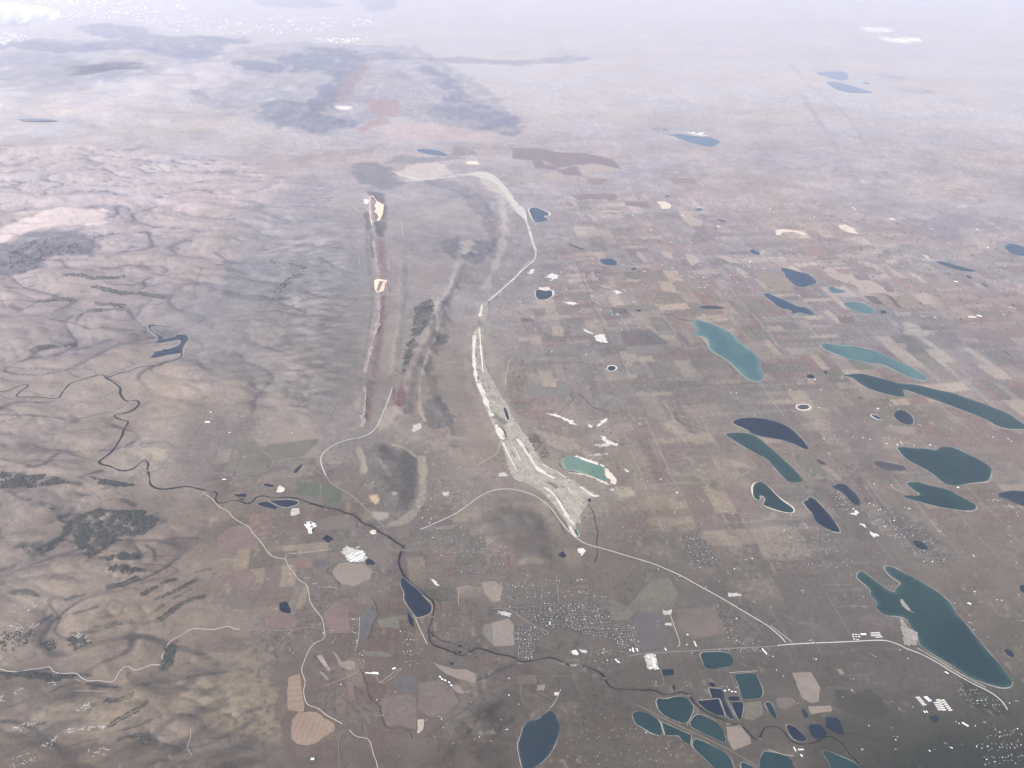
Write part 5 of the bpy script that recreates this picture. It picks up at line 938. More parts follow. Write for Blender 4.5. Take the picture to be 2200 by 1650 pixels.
# bare pale ground: alkali flats, gravel pits, yards and rock slabs
PATCHES = [('white', q(B2, '705,1240 740,1228 790,1225 830,1300 770,1297 730,1282')), ('white', q(B2, '600,1173 640,1188 700,1220 690,1230 630,1202')), ('white', q(B2, '865,850 920,858 940,872 890,880')), ('white', q(B2, '940,838 975,835 985,855 950,850')),
 ('white', q(C2, '290,255 380,260 450,290 520,320 560,355 500,345 430,300 330,270')), ('white', q(C2, '570,1412 625,1410 638,1440 600,1478 568,1450')), ('white', q(C2, '650,345 690,365 680,378 645,365')), ('white', q(C2, '775,310 810,295 830,320 800,330 740,370 720,372')),
 ('white', q(C2, '770,440 830,480 915,520 905,540 840,520 780,495')), ('yard', q(C2, '700,525 800,510 850,535 760,540')), ('yard', q(C2, '650,625 740,600 820,595 880,685 830,610 700,620')), ('white', q(C2, '540,625 680,680 800,712 790,700 690,660 560,618')), ('paleshore', q(C2, '800,718 852,762 905,832 888,868 842,850 850,832 798,790')),
 ('paleshore', q(C2, '460,758 600,770 660,785 740,815 820,850 860,870 800,862 720,820 640,790 560,775')), ('yard', q(C2, '830,900 880,905 870,920 840,915')), ('white', q(C2, '940,725 1000,750 990,758')), ('white', q(B2, '440,955 510,945 585,965 520,972')), ('white', q(B2, '290,735 340,700 390,720 395,745 350,755')), ('paleshore', q(B2, '140,710 160,670 195,665 185,700')), ('paleshore', q(B2, '225,825 320,818 330,842 300,848 230,838')),
 ('white', q(C3, '785,1205 810,1205 840,1225 830,1235')), ('white', q(C3, '870,1262 920,1290 970,1312 915,1312 905,1325 890,1300')), ('white', q(C3, '692,1108 720,1115 760,1090 778,1110 740,1128 705,1125')), ('yard', q(D2, '1130,680 1230,668 1265,800 1170,805')), ('white', q(D2, '515,640 555,640 572,672 548,686 520,665')), ('yard', q(D2, '580,632 650,640 640,665 590,655')), ('grey', q(D2, '780,640 840,640 835,658 790,658')),
 ('yard', Q(650, 1080, '690,680 930,760 1000,830 1020,880 960,920 850,940 740,935 660,830 590,770 640,760', 7.333)), ('plastic', Q(650, 1080, '30,310 120,300 210,330 215,370 140,430 150,485 100,480 90,420 30,360', 7.333)), ('yard', q(C1, '300,1075 370,1075 375,1120 330,1135 295,1115')),
 ('paleshore', q(C1, '200,870 250,900 240,930 170,930')), ('yard', q(D1, '2080,300 2190,310 2190,355 2100,325')), ('yard', q(D2, '1320,405 1380,400 1385,425 1325,430')), ('yard', q(D2, '1850,150 1960,145 1970,170 1860,178')), ('yard', q(D2, '1290,300 1370,295 1360,340 1310,330')), ('shore', q(D3, '1150,530 1210,525 1230,580 1180,590')), ('shore', q(D3, '1130,350 1220,460 1290,490 1280,600 1200,590 1150,500')), ('pale', q(D3, '1180,535 1220,550 1220,595 1165,590')), ('grey', q(D3, '0,135 60,135 55,150 0,152')),
 ('yard', q(C1, '2090,765 2165,765 2165,795 2090,795')), ('yard', q(C1, '1350,350 1420,340 1420,380 1350,420')), ('paleshore', q(C1, '975,1265 1030,1255 1030,1290 985,1295')), ('yard', q(C1, '1600,935 1660,935 1650,965 1600,965')), ('tan', q(C1, '1165,935 1210,925 1215,950 1175,960')), ('paleshore', q(D1, '1490,15 1540,40 1575,85 1545,80')), ('yard', q(D2, '100,600 0,600')), ('shore', q(D2, '490,760 580,758 570,772 510,775')), ('tan', q(D2, '215,940 280,935 280,985 220,985')), ('paleshore', q(D2, '360,1000 400,1000 400,1025 365,1025')),
 ('white', q(A1, '1470,1130 1580,1150 1690,1165 1640,1172 1560,1160')), ('tan', q(A1, '1205,1108 1250,1106 1250,1120 1212,1122')), ('shore', q(B3, '1150,1130 1200,1115 1300,1150 1330,1200 1410,1230 1340,1240 1240,1225 1170,1180')), ('yard', q(B3, '1330,545 1380,550 1400,580 1360,580')), ('shore', q(D3, '1130,205 1160,203 1195,250 1215,290 1265,325 1190,292 1150,250'))]
for m_, px in PATCHES:
    if len(px) < 3: continue
    P = footprint(px, 0); u = np.linalg.norm(P.mean(0)) / FPX; P = resample(P, u * 1.5, True); P = ragged(ragged(P, u * (5.0 if m_ in ('white', 'yard') else 2.5), u * 9), u * 2.2, u * 3.2)
    isl = m_ == 'shore' and abs(px[0, 0] - 1932.5) < 1
    sheet('island' if isl else 'bare_ground', P, M[m_], lift=13.5 if isl else 5.0)
for s in ('50,325', '130,325', '145,380', '165,440'):
    c = Q(650, 1080, s, 7.333)[0]; k = np.array([[-3.4, .3], [0, -2.8], [3.4, 0], [0, 2.8]]) + c
    sheet('lagoon', footprint(k, 0), WATER['murky'], lift=8.0)
# strips of bare rock on the hills at the lower left, snow left on the far range
def flecks(name, m_, polys, n, ln, wd, ang, seed, lift=4.0, kind='stuff', label=None):
    rng = np.random.RandomState(seed); Vv, Ff = [], []
    for poly, share in polys:
        lo, hi = poly.min(0), poly.max(0); cnt = int(n * share); got = 0
        while got < cnt:
            p = lo + (hi - lo) * rng.rand(2)
            if not inside(p[:1], p[1:2], poly)[0]: continue
            got += 1
            a = math.radians(ang + 25 * rng.randn()); L = ln * (0.4 + 1.2 * rng.rand() ** 2); w = wd * (0.6 + .8 * rng.rand())
            m = 6; t = np.linspace(-1, 1, m); bend = 0.25 * rng.randn()
            mid_ = np.stack([t * L / 2 * math.cos(a) - (t * t) * bend * L * math.sin(a), -(t * L / 2 * math.sin(a) + t * t * bend * L * math.cos(a)) * .6], 1) + p
            G = ground_xy(mid_); u = np.linalg.norm(G.mean(0)) / FPX
            T = np.gradient(G, axis=0); T /= np.linalg.norm(T, axis=1)[:, None] + 1e-9; Nn = np.stack([-T[:, 1], T[:, 0]], 1)
            hw = (w * u * 0.5 * (1 - np.abs(t) ** 2 * .7) * (0.6 + .8 * rng.rand(m)))[:, None]
            A, B = G + Nn * hw, G - Nn * hw; b0 = len(Vv)
            z = np.maximum(Zs(A), Zs(B)) + lift + np.hypot(G[:, 0], G[:, 1]) * 1e-4
            Vv += [(*a_, zz) for a_, zz in zip(A, z)] + [(*b_, zz) for b_, zz in zip(B, z)]
            Ff += [[b0 + i, b0 + m + i, b0 + m + i + 1, b0 + i + 1] for i in range(m - 1)]
    o = mesh_obj(name, Vv, Ff, M[m_]); o['kind'] = kind
    if label: o['label'] = label
    return o
flecks('rock_slabs', 'yard', [(q(D0, '0,260 130,200 450,180 330,300 0,330'), .10), (q(D0, '40,405 340,410 330,450 120,490'), .10), (q(D0, '610,500 720,500 790,560 720,570'), .12), (q(D0, '620,1120 740,1080 830,1080 720,1160 650,1160'), .13), (q(D0, '540,1330 700,1290 930,1270 900,1320 560,1350'), .18),
       (q(D0, '350,1450 400,1390 500,1350 490,1420 380,1520'), .09), (q(D0, '80,1310 230,1260 380,1240 200,1340'), .09), (q(D0, '80,1560 250,1480 330,1590 120,1640'), .10), (q(D0, '120,1030 250,940 190,950 130,1000'), .04), (q(D0, '750,1500 940,1470 880,1570 800,1570'), .05), (q(D0, '0,1100 40,1010 30,1000 0,1060'), .05), (q(D0, '400,910 600,870 900,900 500,950'), .05)], 210, 10, 1.7, 30, 3)
flecks('snow_patches', 'snow', [(q(A3, '300,0 1100,0 1400,20 1700,60 1250,120 1000,170 550,190 300,120'), .42), (q(A3, '0,290 150,290 300,330 60,390 0,390'), .08), (q(A3, '1100,150 1500,130 2200,190 2250,300 1900,310 1300,250'), .2), (q(A0, '0,150 250,120 550,150 1000,150 1100,210 600,270 100,300 0,290'), .2), (q(A0, '500,330 1000,330 800,370 550,370'), .1)], 800, 6, 1.7, 6, 4, lift=40.0)
# ---------------------------------------------------------------- trees: far-off woods that read as one mass
def wood(name, m_, spots, sizes, seed):
    """thousands of small uneven crowns, joined"""
    rng = np.random.RandomState(seed); n = len(spots)
    if n == 0: return
    k = 5; a = np.linspace(0, 2 * np.pi, k, endpoint=False)
    rr = sizes[:, None] * 0.5 * (0.7 + 0.6 * rng.rand(n, k)); aa = a[None] + rng.rand(n, 1) * 6
    zb = Zs(spots); h = sizes * (0.55 + .45 * rng.rand(n))
    base = np.stack([spots[:, 0:1] + rr * np.cos(aa), spots[:, 1:2] + rr * np.sin(aa), np.repeat((zb + h * .35)[:, None], k, 1)], -1)
    low = np.stack([spots[:, 0], spots[:, 1], zb - 2], -1)[:, None]
    top = np.stack([spots[:, 0] + sizes * .1 * rng.randn(n), spots[:, 1], zb + h], -1)[:, None]
    V_ = np.concatenate([base, low, top], 1).reshape(-1, 3)
    o0 = (np.arange(n) * (k + 2))[:, None]
    fs = []
    for j in range(k):
        fs.append(np.concatenate([o0 + j, o0 + (j + 1) % k, o0 + k + 1], 1)); fs.append(np.concatenate([o0 + (j + 1) % k, o0 + j, o0 + k], 1))
    Ff = np.concatenate(fs)
    me = bpy.data.meshes.new(name); me.vertices.add(len(V_)); me.vertices.foreach_set('co', V_.astype(np.float32).ravel())
    me.loops.add(len(Ff) * 3); me.loops.foreach_set('vertex_index', Ff.astype(np.int32).ravel())
    me.polygons.add(len(Ff)); me.polygons.foreach_set('loop_start', (np.arange(len(Ff)) * 3).astype(np.int32)); me.update(calc_edges=True)
    me.materials.append(M[m_]); o = bpy.data.objects.new(name, me); COL.objects.link(o); o['kind'] = 'stuff'
    return o
def scatter(px, n, seed, clump=0.0, size=2.6):
    rng = np.random.RandomState(seed); P = ground_xy(px) if len(px) else px; u = np.linalg.norm(P.mean(0)) / FPX
    lo, hi = P.min(0), P.max(0); p = lo + (hi - lo) * rng.rand(n * 8, 2)
    ok = inside(p[:, 0], p[:, 1], P)
    if clump: ok &= fbm(p[:, 0] / (u * 26), p[:, 1] / (u * 26), 3, 83) + 0.09 * rng.randn(len(p)) > -0.30 * (1 - clump) + .06
    p = p[ok][:n]; p = p + rng.randn(*p.shape) * u * (2.5 * clump)
    return p, u * size * (0.5 + rng.rand(len(p)))
def along(px, width, n, seed, size=2.2, sides=True):
    rng = np.random.RandomState(seed); P = chaikin(ground_xy(px), 2, False); u = np.linalg.norm(P.mean(0)) / FPX
    L = np.concatenate([[0], np.cumsum(np.linalg.norm(np.diff(P, axis=0), axis=1))]); s = rng.rand(n) * L[-1]
    keep = perlin(s / (u * 40), s * 0 + seed, 33) + .35 * rng.randn(n) > -0.15; s = s[keep]
    p = np.stack([np.interp(s, L, P[:, 0]), np.interp(s, L, P[:, 1])], 1)
    T = np.stack([np.interp(s, L, np.gradient(P[:, 0])), np.interp(s, L, np.gradient(P[:, 1]))], 1); T /= np.linalg.norm(T, axis=1)[:, None] + 1e-9
    off = (rng.randn(len(s)) * width * .5) * u
    if sides: off = np.sign(off) * (np.abs(off) + u * 2.6)
    return p + np.stack([-T[:, 1], T[:, 0]], 1) * off[:, None], u * size * (0.5 + rng.rand(len(s)))
def cat(l):
    return np.concatenate([a for a, b in l]), np.concatenate([b for a, b in l])
wood('pine_wood', 'pine', *cat([scatter(q(C0, '420,1060 540,1120 680,1130 840,1080 1000,1090 1220,1090 1380,1170 1240,1290 1060,1310 920,1400 770,1500 690,1420 620,1310 520,1360 440,1430 280,1490 160,1400 350,1400 480,1330 540,1290 530,1200'), 5200, 1, .75),
     scatter(q(C0, '0,760 230,790 420,780 580,850 430,870 200,890 0,900'), 1500, 2, .6), scatter(q(C0, '790,800 1030,850 1170,870 1020,885 850,860'), 600, 3, .6), scatter(q(C0, '870,1490 1080,1450 1200,1480 1160,1510 930,1520'), 500, 4, .6), scatter(q(C0, '920,1540 1250,1590 1100,1640 930,1600'), 350, 5, .7)]), 1)
wood('hill_pines', 'pine', *cat([scatter(q(D0, '-50,830 300,820 640,860 480,900 130,860'), 1100, 6, .5), scatter(q(D0, '640,910 1050,950 900,960'), 350, 7, .6), scatter(q(D0, '1420,600 1520,560 1510,660 1470,780 1380,800'), 700, 8, .4), scatter(q(D0, '550,520 720,510 780,580 650,640'), 300, 9, .7), scatter(q(D0, '330,580 440,540 490,600 430,650'), 160, 10, .8), scatter(q(D0, '0,480 300,480 200,620 0,650'), 200, 11, .9)]
     + [along(q(D0, s), 6, n, 20 + k_) for k_, (s, n) in enumerate((('1340,200 1450,150 1560,100 1700,20', 260), ('1360,380 1440,330 1500,270 1600,210 1760,170', 420), ('1220,160 1300,110 1400,60 1510,20', 300), ('930,1290 1060,1210 1200,1140', 260), ('900,1060 1000,1080 1150,1010', 220), ('800,430 950,430 1020,390 1200,400', 200), ('1000,1410 1150,1370 1280,1370', 160), ('1200,1430 1300,1380', 140), ('940,90 1060,70 1180,20', 300)))]), 2)
wood('dark_pines', 'pine', *cat([scatter(q(B0, '0,560 200,450 300,415 520,405 740,470 620,545 420,560 330,650 200,700 0,700'), 750, 12, .9, 2.0)] + [along(q(B0, s), 5, n, 40 + k_) for k_, (s, n) in enumerate((('570,715 720,725 850,750 1070,730', 240), ('800,815 1000,870 1200,870 1420,915', 320), ('330,940 420,940 560,915 640,950', 140), ('830,950 960,970 1070,985', 160), ('680,1060 770,1020 880,1015', 120), ('310,1350 400,1330 530,1330 640,1310', 200)))]
     + [along(q(B1, s), 6, n, 50 + k_) for k_, (s, n) in enumerate((('0,930 100,915 250,920 400,910 560,915', 260), ('170,890 230,800 330,720 400,700', 260), ('0,600 100,590 250,630 420,660', 180)))]), 3)
wood('mesa_brush', 'pine', *cat([scatter(q(B1, '1370,990 1500,930 1540,980 1430,1210 1330,1240'), 500, 60, .6), scatter(q(B1, '1300,1300 1360,1260 1290,1550 1250,1570'), 300, 61, .6), scatter(q(C1, '970,530 1140,540 1280,560 1380,830 1180,1120 1000,940'), 400, 62, .8, 2.0)]), 4)
wood('riverside_cottonwoods', 'cotton', *cat([along(RIVER_PX[50:84], 4, 900, 70, 2.0), along(RIVER_PX[84:108], 5, 900, 71, 2.0), along(RIVER_PX[108:], 7, 1300, 72, 2.0), scatter(q(D2, '0,600 250,700 440,740 600,560 380,530 250,560'), 420, 73, .6, 2.0), scatter(q(D1, '1480,560 1900,560 2197,650 2197,720 1700,700'), 420, 74, .7, 2.0),
     scatter(q(C2, '130,480 200,430 330,620 260,640'), 260, 75, .3, 2.2)]), 5)
TOWNS = [ # outline, houses, street spacing (m), group, label
 (TOWN_PX[0], 150, 38, 'houses in the dense street grid by the river', 'small pale-roofed house in the tightest street grid north of the river bend'),
 (TOWN_PX[1], 95, 55, 'houses along the diagonal main street', 'small house along the diagonal main street of the town'),
 (TOWN_PX[2], 190, 44, 'houses in the eastern town blocks', 'small pale-roofed house in the eastern blocks of the town'),
 (F('1060,1240 1110,1235 1220,1240 1235,1300 1140,1295 1065,1300'), 75, 90, 'spread houses north of the town', 'house on a large lot just north of the town'),
 (F('1238,1240 1258,1238 1266,1272 1305,1278 1300,1284 1240,1282'), 30, 45, 'houses in an L-shaped row', 'house in the L-shaped row above the town'),
 (F('1260,1392 1345,1396 1340,1432 1265,1424'), 45, 60, 'buildings south of the town centre', 'small building between the town and the river'),
 (F('752,1325 768,1325 770,1385 756,1385'), 34, 48, 'houses beside the olive field', 'house in the narrow row beside the dark olive field'),
 (F('768,1390 786,1390 786,1432 770,1432'), 28, 55, 'houses by the creek crossroads', 'house strung along the creek below the crossroads'),
 (F('850,1352 885,1350 920,1400 915,1430 870,1430 860,1380'), 55, 70, 'houses among the bare trees west of the river', 'house among bare trees west of the wedge-shaped lake'),
 (F('895,1115 1000,1110 1105,1190 1100,1235 1000,1240 890,1160'), 80, 120, 'houses on the winding estate roads', 'house on the winding estate roads inside the highway bend'),
 (F('1455,1150 1500,1140 1548,1215 1490,1222'), 75, 65, 'houses in the estate on the straight road', 'house in the compact estate by the straight plain road'),
 (F('1540,1300 1568,1298 1592,1390 1556,1392'), 45, 60, 'houses along the dark side street', 'house along the dark street north of the gravel ponds'),
 (F('1775,1050 1800,1045 1850,1090 1860,1100 1800,1095'), 40, 60, 'houses around the slate lake', 'house on the near shore of the slate coloured lake'),
 (F('1850,1080 1905,1085 2060,1200 1990,1215 1890,1140'), 95, 75, 'houses along the diagonal road on the plain', 'house along the diagonal road between the lakes'),
 (F('1650,1100 1740,1110 1830,1180 1850,1240 1760,1230 1660,1180'), 80, 110, 'houses below the tapering lake', 'house scattered below the tapering navy lake'),
 (F('2040,1460 2100,1480 2170,1510 2150,1530 2070,1510'), 55, 60, 'houses in the leafy suburb by the dam', 'house in the leafy green suburb below the dam'),
 (F('2090,1590 2190,1560 2250,1660 2120,1660'), 70, 60, 'houses in the corner suburb', 'house in the dark leafy suburb at the corner of the view'),
 (F('1180,1580 1290,1520 1500,1590 1490,1660 1200,1660'), 60, 120, 'houses on the rise south of the river', 'house on the rise between the leaf-shaped lake and the gravel ponds'),
 (F('1530,1385 1600,1378 1640,1370 1640,1400 1540,1400'), 24, 60, 'buildings along the straight town road', 'building along the straight road east of the town'),
 (F('1040,1040 920,1050 880,1110 960,1120 1050,1060'), 26, 120, 'houses beside the tan valley floor', 'house beside the curving tan valley floor'),
]
tw = []
for k, (px, n, sp, g, lab) in enumerate(TOWNS):
    tw.append(scatter(px, int(n * 3.2), 100 + k, 0, 1.5))
for k, (s, n) in enumerate((('1560,1300 1590,1390', 60), ('1240,1340 1330,1390', 80))): tw.append(along(F(s), 8, n, 130 + k, 1.8, False))
tw += [scatter(F('1100,640 1330,560 1700,600 1500,900 1250,1150 1100,900'), 700, 140, .8, 2.2), scatter(F('1600,430 2300,480 2300,760 1700,640'), 500, 141, .8, 2.2), scatter(F('1700,800 2300,900 2300,1600 1800,1500 1650,1150'), 900, 142, .8, 1.9), scatter(F('1100,1240 1900,1250 1800,1500 1250,1600 1050,1500'), 600, 143, .8, 1.7), scatter(F('620,1280 1050,1250 1050,1640 650,1640'), 620, 144, .8, 1.7), along(q(D1, '1650,1540 1850,1300 2100,1080'), 16, 260, 145, 1.9, False), along(q(D1, '1900,1560 2050,1350 2200,1220'), 10, 200, 146, 1.9, False), scatter(F('1050,600 1330,560 1330,1000 1230,900 1100,860'), 500, 147, .8, 2.0)]
wood('town_trees', 'cotton', *cat(tw), 6)

# ---------------------------------------------------------------- houses
def gable_mesh(name, L, Wd, h, rise, mroof, mwall, ov=0.06):
    a, b = L / 2, Wd / 2; oa, ob = a * (1 + ov), b * (1 + ov * 1.5)
    v = [(-a, -b, -3), (a, -b, -3), (a, b, -3), (-a, b, -3), (-a, -b, h), (a, -b, h), (a, b, h), (-a, b, h), (-a, 0, h + rise * .97), (a, 0, h + rise * .97),
         (-oa, -ob, h - rise * ov * 1.5), (oa, -ob, h - rise * ov * 1.5), (oa, 0, h + rise), (-oa, 0, h + rise), (oa, ob, h - rise * ov * 1.5), (-oa, ob, h - rise * ov * 1.5)]
    f = [(0, 1, 5, 4), (1, 2, 6, 9, 5), (2, 3, 7, 6), (3, 0, 4, 8, 7), (10, 11, 12, 13), (13, 12, 14, 15)]
    me = bpy.data.meshes.new(name); me.from_pydata(v, [], f); me.materials.append(mwall); me.materials.append(mroof)
    me.polygons.foreach_set('material_index', [0, 0, 0, 0, 1, 1]); return me
HOUSE = [gable_mesh('house', 1.0, s, .24, r, M[m_], M['wall']) for m_ in ('roofwhite', 'roofcream', 'roofgrey', 'roofgrey', 'roofbrown', 'roofwhite') for s, r in ((.62, .16), (.8, .2))]
rng = np.random.RandomState(11)
spots = []
for px, n, sp, g, lab in TOWNS:
    P = ground_xy(px); c = P.mean(0); th = TH + 0.05 * rng.randn()
    e1, e2 = np.array([math.cos(th), -math.sin(th)]), np.array([math.sin(th), math.cos(th)])
    r = np.linalg.norm(P - c, axis=1).max(); m = int(r / sp) + 1
    cand = []
    for i in range(-m, m + 1):
        for j in range(-m, m + 1):
            if j % 3 == 0: continue                    # the street
            p = c + e1 * (i + .35 * rng.randn()) * sp * .8 + e2 * (j + .25 * rng.randn()) * sp
            cand.append(p)
    cand = np.array(cand); cand = cand[inside(cand[:, 0], cand[:, 1], P)]
    rng.shuffle(cand); cand = cand[:int(n * 1.5)]
    if sp <= 55 and n >= 90:
        sv, sf = [], []
        lines = [(c + e2 * j * sp + e1 * np.array([[-1], [1]]) * r) for j in range(-m, m + 1) if j % 3 == 0] + [(c + e1 * i * sp * 4.8 + e2 * np.array([[-1], [1]]) * r) for i in range(-m, m + 1)]
        for ln in lines:
            pts = resample(ln, 45.0); ok = inside(pts[:, 0], pts[:, 1], P); run = []
            for q_, k_ in list(zip(pts, ok)) + [(None, False)]:
                if k_: run.append(q_); continue
                if len(run) > 2:
                    v_, f_ = ribbon_geo(np.array(run), 10.0, 2.2); b0 = len(sv); sv += v_.tolist(); sf += [[b0 + a_ for a_ in ff] for ff in f_]
                run = []
        if sf: mesh_obj('street', sv, sf, M['street'])['kind'] = 'structure'
    for p in cand: spots.append((p, th + (0 if rng.rand() < .6 else math.pi / 2) + .15 * rng.randn(), g, lab, 1.0))
FARMS = [(F('1060,600 1300,560 1340,760 1500,900 1480,1100 1290,1040 1230,900 1100,850 1080,700'), 190), (F('1300,560 1650,560 1640,640 1480,700 1340,740'), 140), (F('1640,430 2200,480 2250,780 1900,700 1700,640'), 150), (F('1500,850 1800,800 2000,900 1900,1000 1700,900 1560,900'), 70), (F('1740,900 2200,930 2200,1300 1900,1120 1780,1020'), 130),
         (F('1300,1000 1560,1000 1650,1300 1500,1280 1300,1150'), 90), (F('1380,1240 1900,1280 1960,1420 1700,1560 1400,1480'), 90), (F('1960,1240 2200,1280 2200,1560 2050,1380'), 45), (F('620,1150 760,1260 780,1500 600,1480 560,1250'), 60), (F('430,880 560,880 560,1000 440,1010'), 26), (F('780,1440 1100,1440 1180,1600 850,1640'), 60), (F('1100,380 1650,400 1640,560 1200,540'), 80), (F('1900,1500 2150,1560 2100,1640 1750,1600'), 40), (F('560,900 1020,900 1030,1080 600,1060'), 40), (F('1650,300 2200,330 2200,430 1700,420'), 24)]
for px, n in FARMS:
    P = ground_xy(px); lo, hi = P.min(0), P.max(0); got = 0
    while got < n:
        p = lo + (hi - lo) * rng.rand(2)
        if not inside(p[:1], p[1:2], P)[0]: continue
        if rng.rand() < .25: got += 1; continue
        m = 1 + (rng.rand() < .5) + 2 * (rng.rand() < .15); u = np.linalg.norm(p) / FPX
        for _ in range(m): spots.append((p + rng.randn(2) * u * 3.5, TH + (0 if rng.rand() < .5 else math.pi / 2) + .2 * rng.randn(), None, None, 1.2)); got += 1
lakes_xy = [(np.array(o.location[:2]), o) for o in COL.objects if o.name.split('.')[0] in ('lake', 'pond')]
def in_water(p):
    for c, o in lakes_xy:
        if abs(p[0] - c[0]) < o.dimensions[0] and abs(p[1] - c[1]) < o.dimensions[1]: return True
    return False
LK = [footprint(px, sm) for col, sh, sm, px, lab in LAKES]
PA = np.array([s[0] for s in spots]); wet = np.zeros(len(PA), bool)
for P in LK:
    lo, hi = P.min(0) - 60, P.max(0) + 60
    i = np.nonzero((PA[:, 0] > lo[0]) & (PA[:, 0] < hi[0]) & (PA[:, 1] > lo[1]) & (PA[:, 1] < hi[1]))[0]
    if len(i): wet[i] |= (sdist(PA[i, 0], PA[i, 1], P) < 25)
spots = [s for s, w_ in zip(spots, wet) if not w_]; PA = np.array([s[0] for s in spots]); ZA = Zs(PA)
order = np.argsort(np.hypot(PA[:, 0], PA[:, 1])); rank = np.empty(len(order), int); rank[order] = np.arange(len(order))
cand_r = [i for i in order if spots[i][2]][:292]; single = set(cand_r)
rv, rf, rm = [], [], []
ctr = {}
for i, (p, th, g, lab, big_) in enumerate(spots):
    u = np.linalg.norm(p) / FPX
    s = u * (1.25 + 1.7 * rng.rand() ** 2.6) * big_; k = int(rng.choice(len(HOUSE), p=np.array([.7, .7, 2, 2, 4, 4, 4, 4, 3, 3, .5, .5]) / 28.4))
    s = max(s, 11.0)
    if i in single:
        o = bpy.data.objects.new('house', HOUSE[k]); COL.objects.link(o)
        o.location = (p[0], p[1], ZA[i] + .5); o.rotation_euler = (0, 0, th); o.scale = (s, s, s)
        o['label'] = ('white', 'cream', 'grey', 'grey', 'brown', 'white')[k // 2] + '-roofed ' + lab.replace('small pale-roofed ', 'small '); o['category'] = 'house'; o['group'] = g
    else:
        me_ = HOUSE[k]; v = np.array([x_.co[:] for x_ in me_.vertices]) * s
        ca, sa = math.cos(th), math.sin(th); v = np.column_stack([v[:, 0] * ca - v[:, 1] * sa + p[0], v[:, 0] * sa + v[:, 1] * ca + p[1], v[:, 2] + ZA[i] + .5])
        b0 = len(rv); rv += v.tolist()
        for pl_ in me_.polygons: rf.append([b0 + a_ for a_ in pl_.vertices]); rm.append(0 if pl_.material_index == 0 else 1 + (k // 2))
o = mesh_obj('farmsteads_and_houses', rv, rf, [M['wall'], M['roofwhite'], M['roofcream'], M['roofgrey'], M['roofgrey'], M['roofbrown'], M['roofwhite']], mat_idx=rm); o['kind'] = 'stuff'

# ---------------------------------------------------------------- larger buildings with walls, roof and doors
def shed(name, a, b, width_px, mroof, label, cat_, h=9.0, group=None, flat_roof=False):
    """a building between two roof ends seen in the photograph"""
    G = ground_xy(np.array([a, b])); c = G.mean(0); d = G[1] - G[0]; L = np.linalg.norm(d); th = math.atan2(d[1], d[0])
    u = np.linalg.norm(c) / FPX; w = width_px * u; z = float(Zs(c[None])[0])
    e = bpy.data.objects.new(name, None); COL.objects.link(e); e.location = (c[0], c[1], z); e.rotation_euler = (0, 0, th); tag(e, label, cat_, group)
    x_, y_ = L / 2, w / 2; rise = 0.6 if flat_roof else w * .12
    wl = mesh_obj('wall', [(-x_, -y_, -4), (x_, -y_, -4), (x_, y_, -4), (-x_, y_, -4), (-x_, -y_, h), (x_, -y_, h), (x_, y_, h), (-x_, y_, h), (-x_, 0, h + rise), (x_, 0, h + rise)],
                  [(0, 1, 5, 4), (1, 2, 6, 9, 5), (2, 3, 7, 6), (3, 0, 4, 8, 7)], M['wall'], parent=e)
    ox, oy = x_ + 1.2, y_ + 1.2
    mesh_obj('roof', [(-ox, -oy, h + .2), (ox, -oy, h + .2), (ox, 0, h + rise + .6), (-ox, 0, h + rise + .6), (ox, oy, h + .2), (-ox, oy, h + .2), (-ox, -oy, h - .4), (ox, -oy, h - .4), (ox, oy, h - .4), (-ox, oy, h - .4)],
             [(0, 1, 2, 3), (3, 2, 4, 5), (6, 7, 1, 0), (8, 9, 5, 4), (7, 8, 4, 2, 1), (9, 6, 0, 3, 5)], M[mroof], parent=e)
    dw, dh = min(5.0, w * .2), min(6.0, h * .7)
    for s in (-1, 1):
        dx = s * (x_ + .15)
        mesh_obj('door', [(dx, -dw, 0), (dx, dw, 0), (dx, dw, dh), (dx, -dw, dh), (dx - s * .4, -dw, 0), (dx - s * .4, dw, 0), (dx - s * .4, dw, dh), (dx - s * .4, -dw, dh)], [(0, 1, 2, 3) if s > 0 else (3, 2, 1, 0), (0, 4, 5, 1), (2, 6, 7, 3), (1, 5, 6, 2), (3, 7, 4, 0)], M['door'], parent=e)
    return e
Z1 = lambda x_, y_: (650 + x_ / 7.333, 1080 + y_ / 7.333)
Z4 = lambda x_, y_: (1340 + x_ / 13.75, 1340 + y_ / 13.75)
Zr = lambda r, x_, y_: (r[0] + x_ / 4, r[1] + y_ / 4)
shed('poultry_shed', Z1(828, 818), Z1(945, 765), 5.2, 'roofwhite', 'long white shed of the row by the river, farthest from the red field', 'shed', group=None)
shed('poultry_shed', Z1(758, 930), Z1(982, 806), 5.4, 'roofwhite', 'longest white shed of the row by the navy pond', 'shed')
shed('poultry_shed', Z1(738, 886), Z1(818, 845), 4.6, 'roofwhite', 'short white shed at the western side, nearer of two', 'shed')
shed('poultry_shed', Z1(708, 855), Z1(780, 820), 4.0, 'roofwhite', 'short white shed at the western side, farther of two', 'shed')
shed('poultry_shed', Z1(838, 928), Z1(958, 862), 3.0, 'roofwhite', 'narrow white shed on the edge of the red field', 'shed')
shed('warehouse', Z1(1000, 880), Z1(1022, 868), 3.2, 'roofcream', 'small cream building between the white sheds and the pond', 'warehouse')
for k, (x_, y_) in enumerate(((735, 720), (770, 735), (800, 755), (850, 715), (880, 700), (770, 790), (800, 795))):
    shed('farm_building', Z1(x_ - 14, y_ + 7), Z1(x_ + 14, y_ - 7), 2.2, 'roofcream', 'small outbuilding in the gravel yard behind the long white sheds', 'outbuilding', 6.0, 'outbuildings in the shed yard')
F_ = 'white roofed factory buildings in the bright yard'
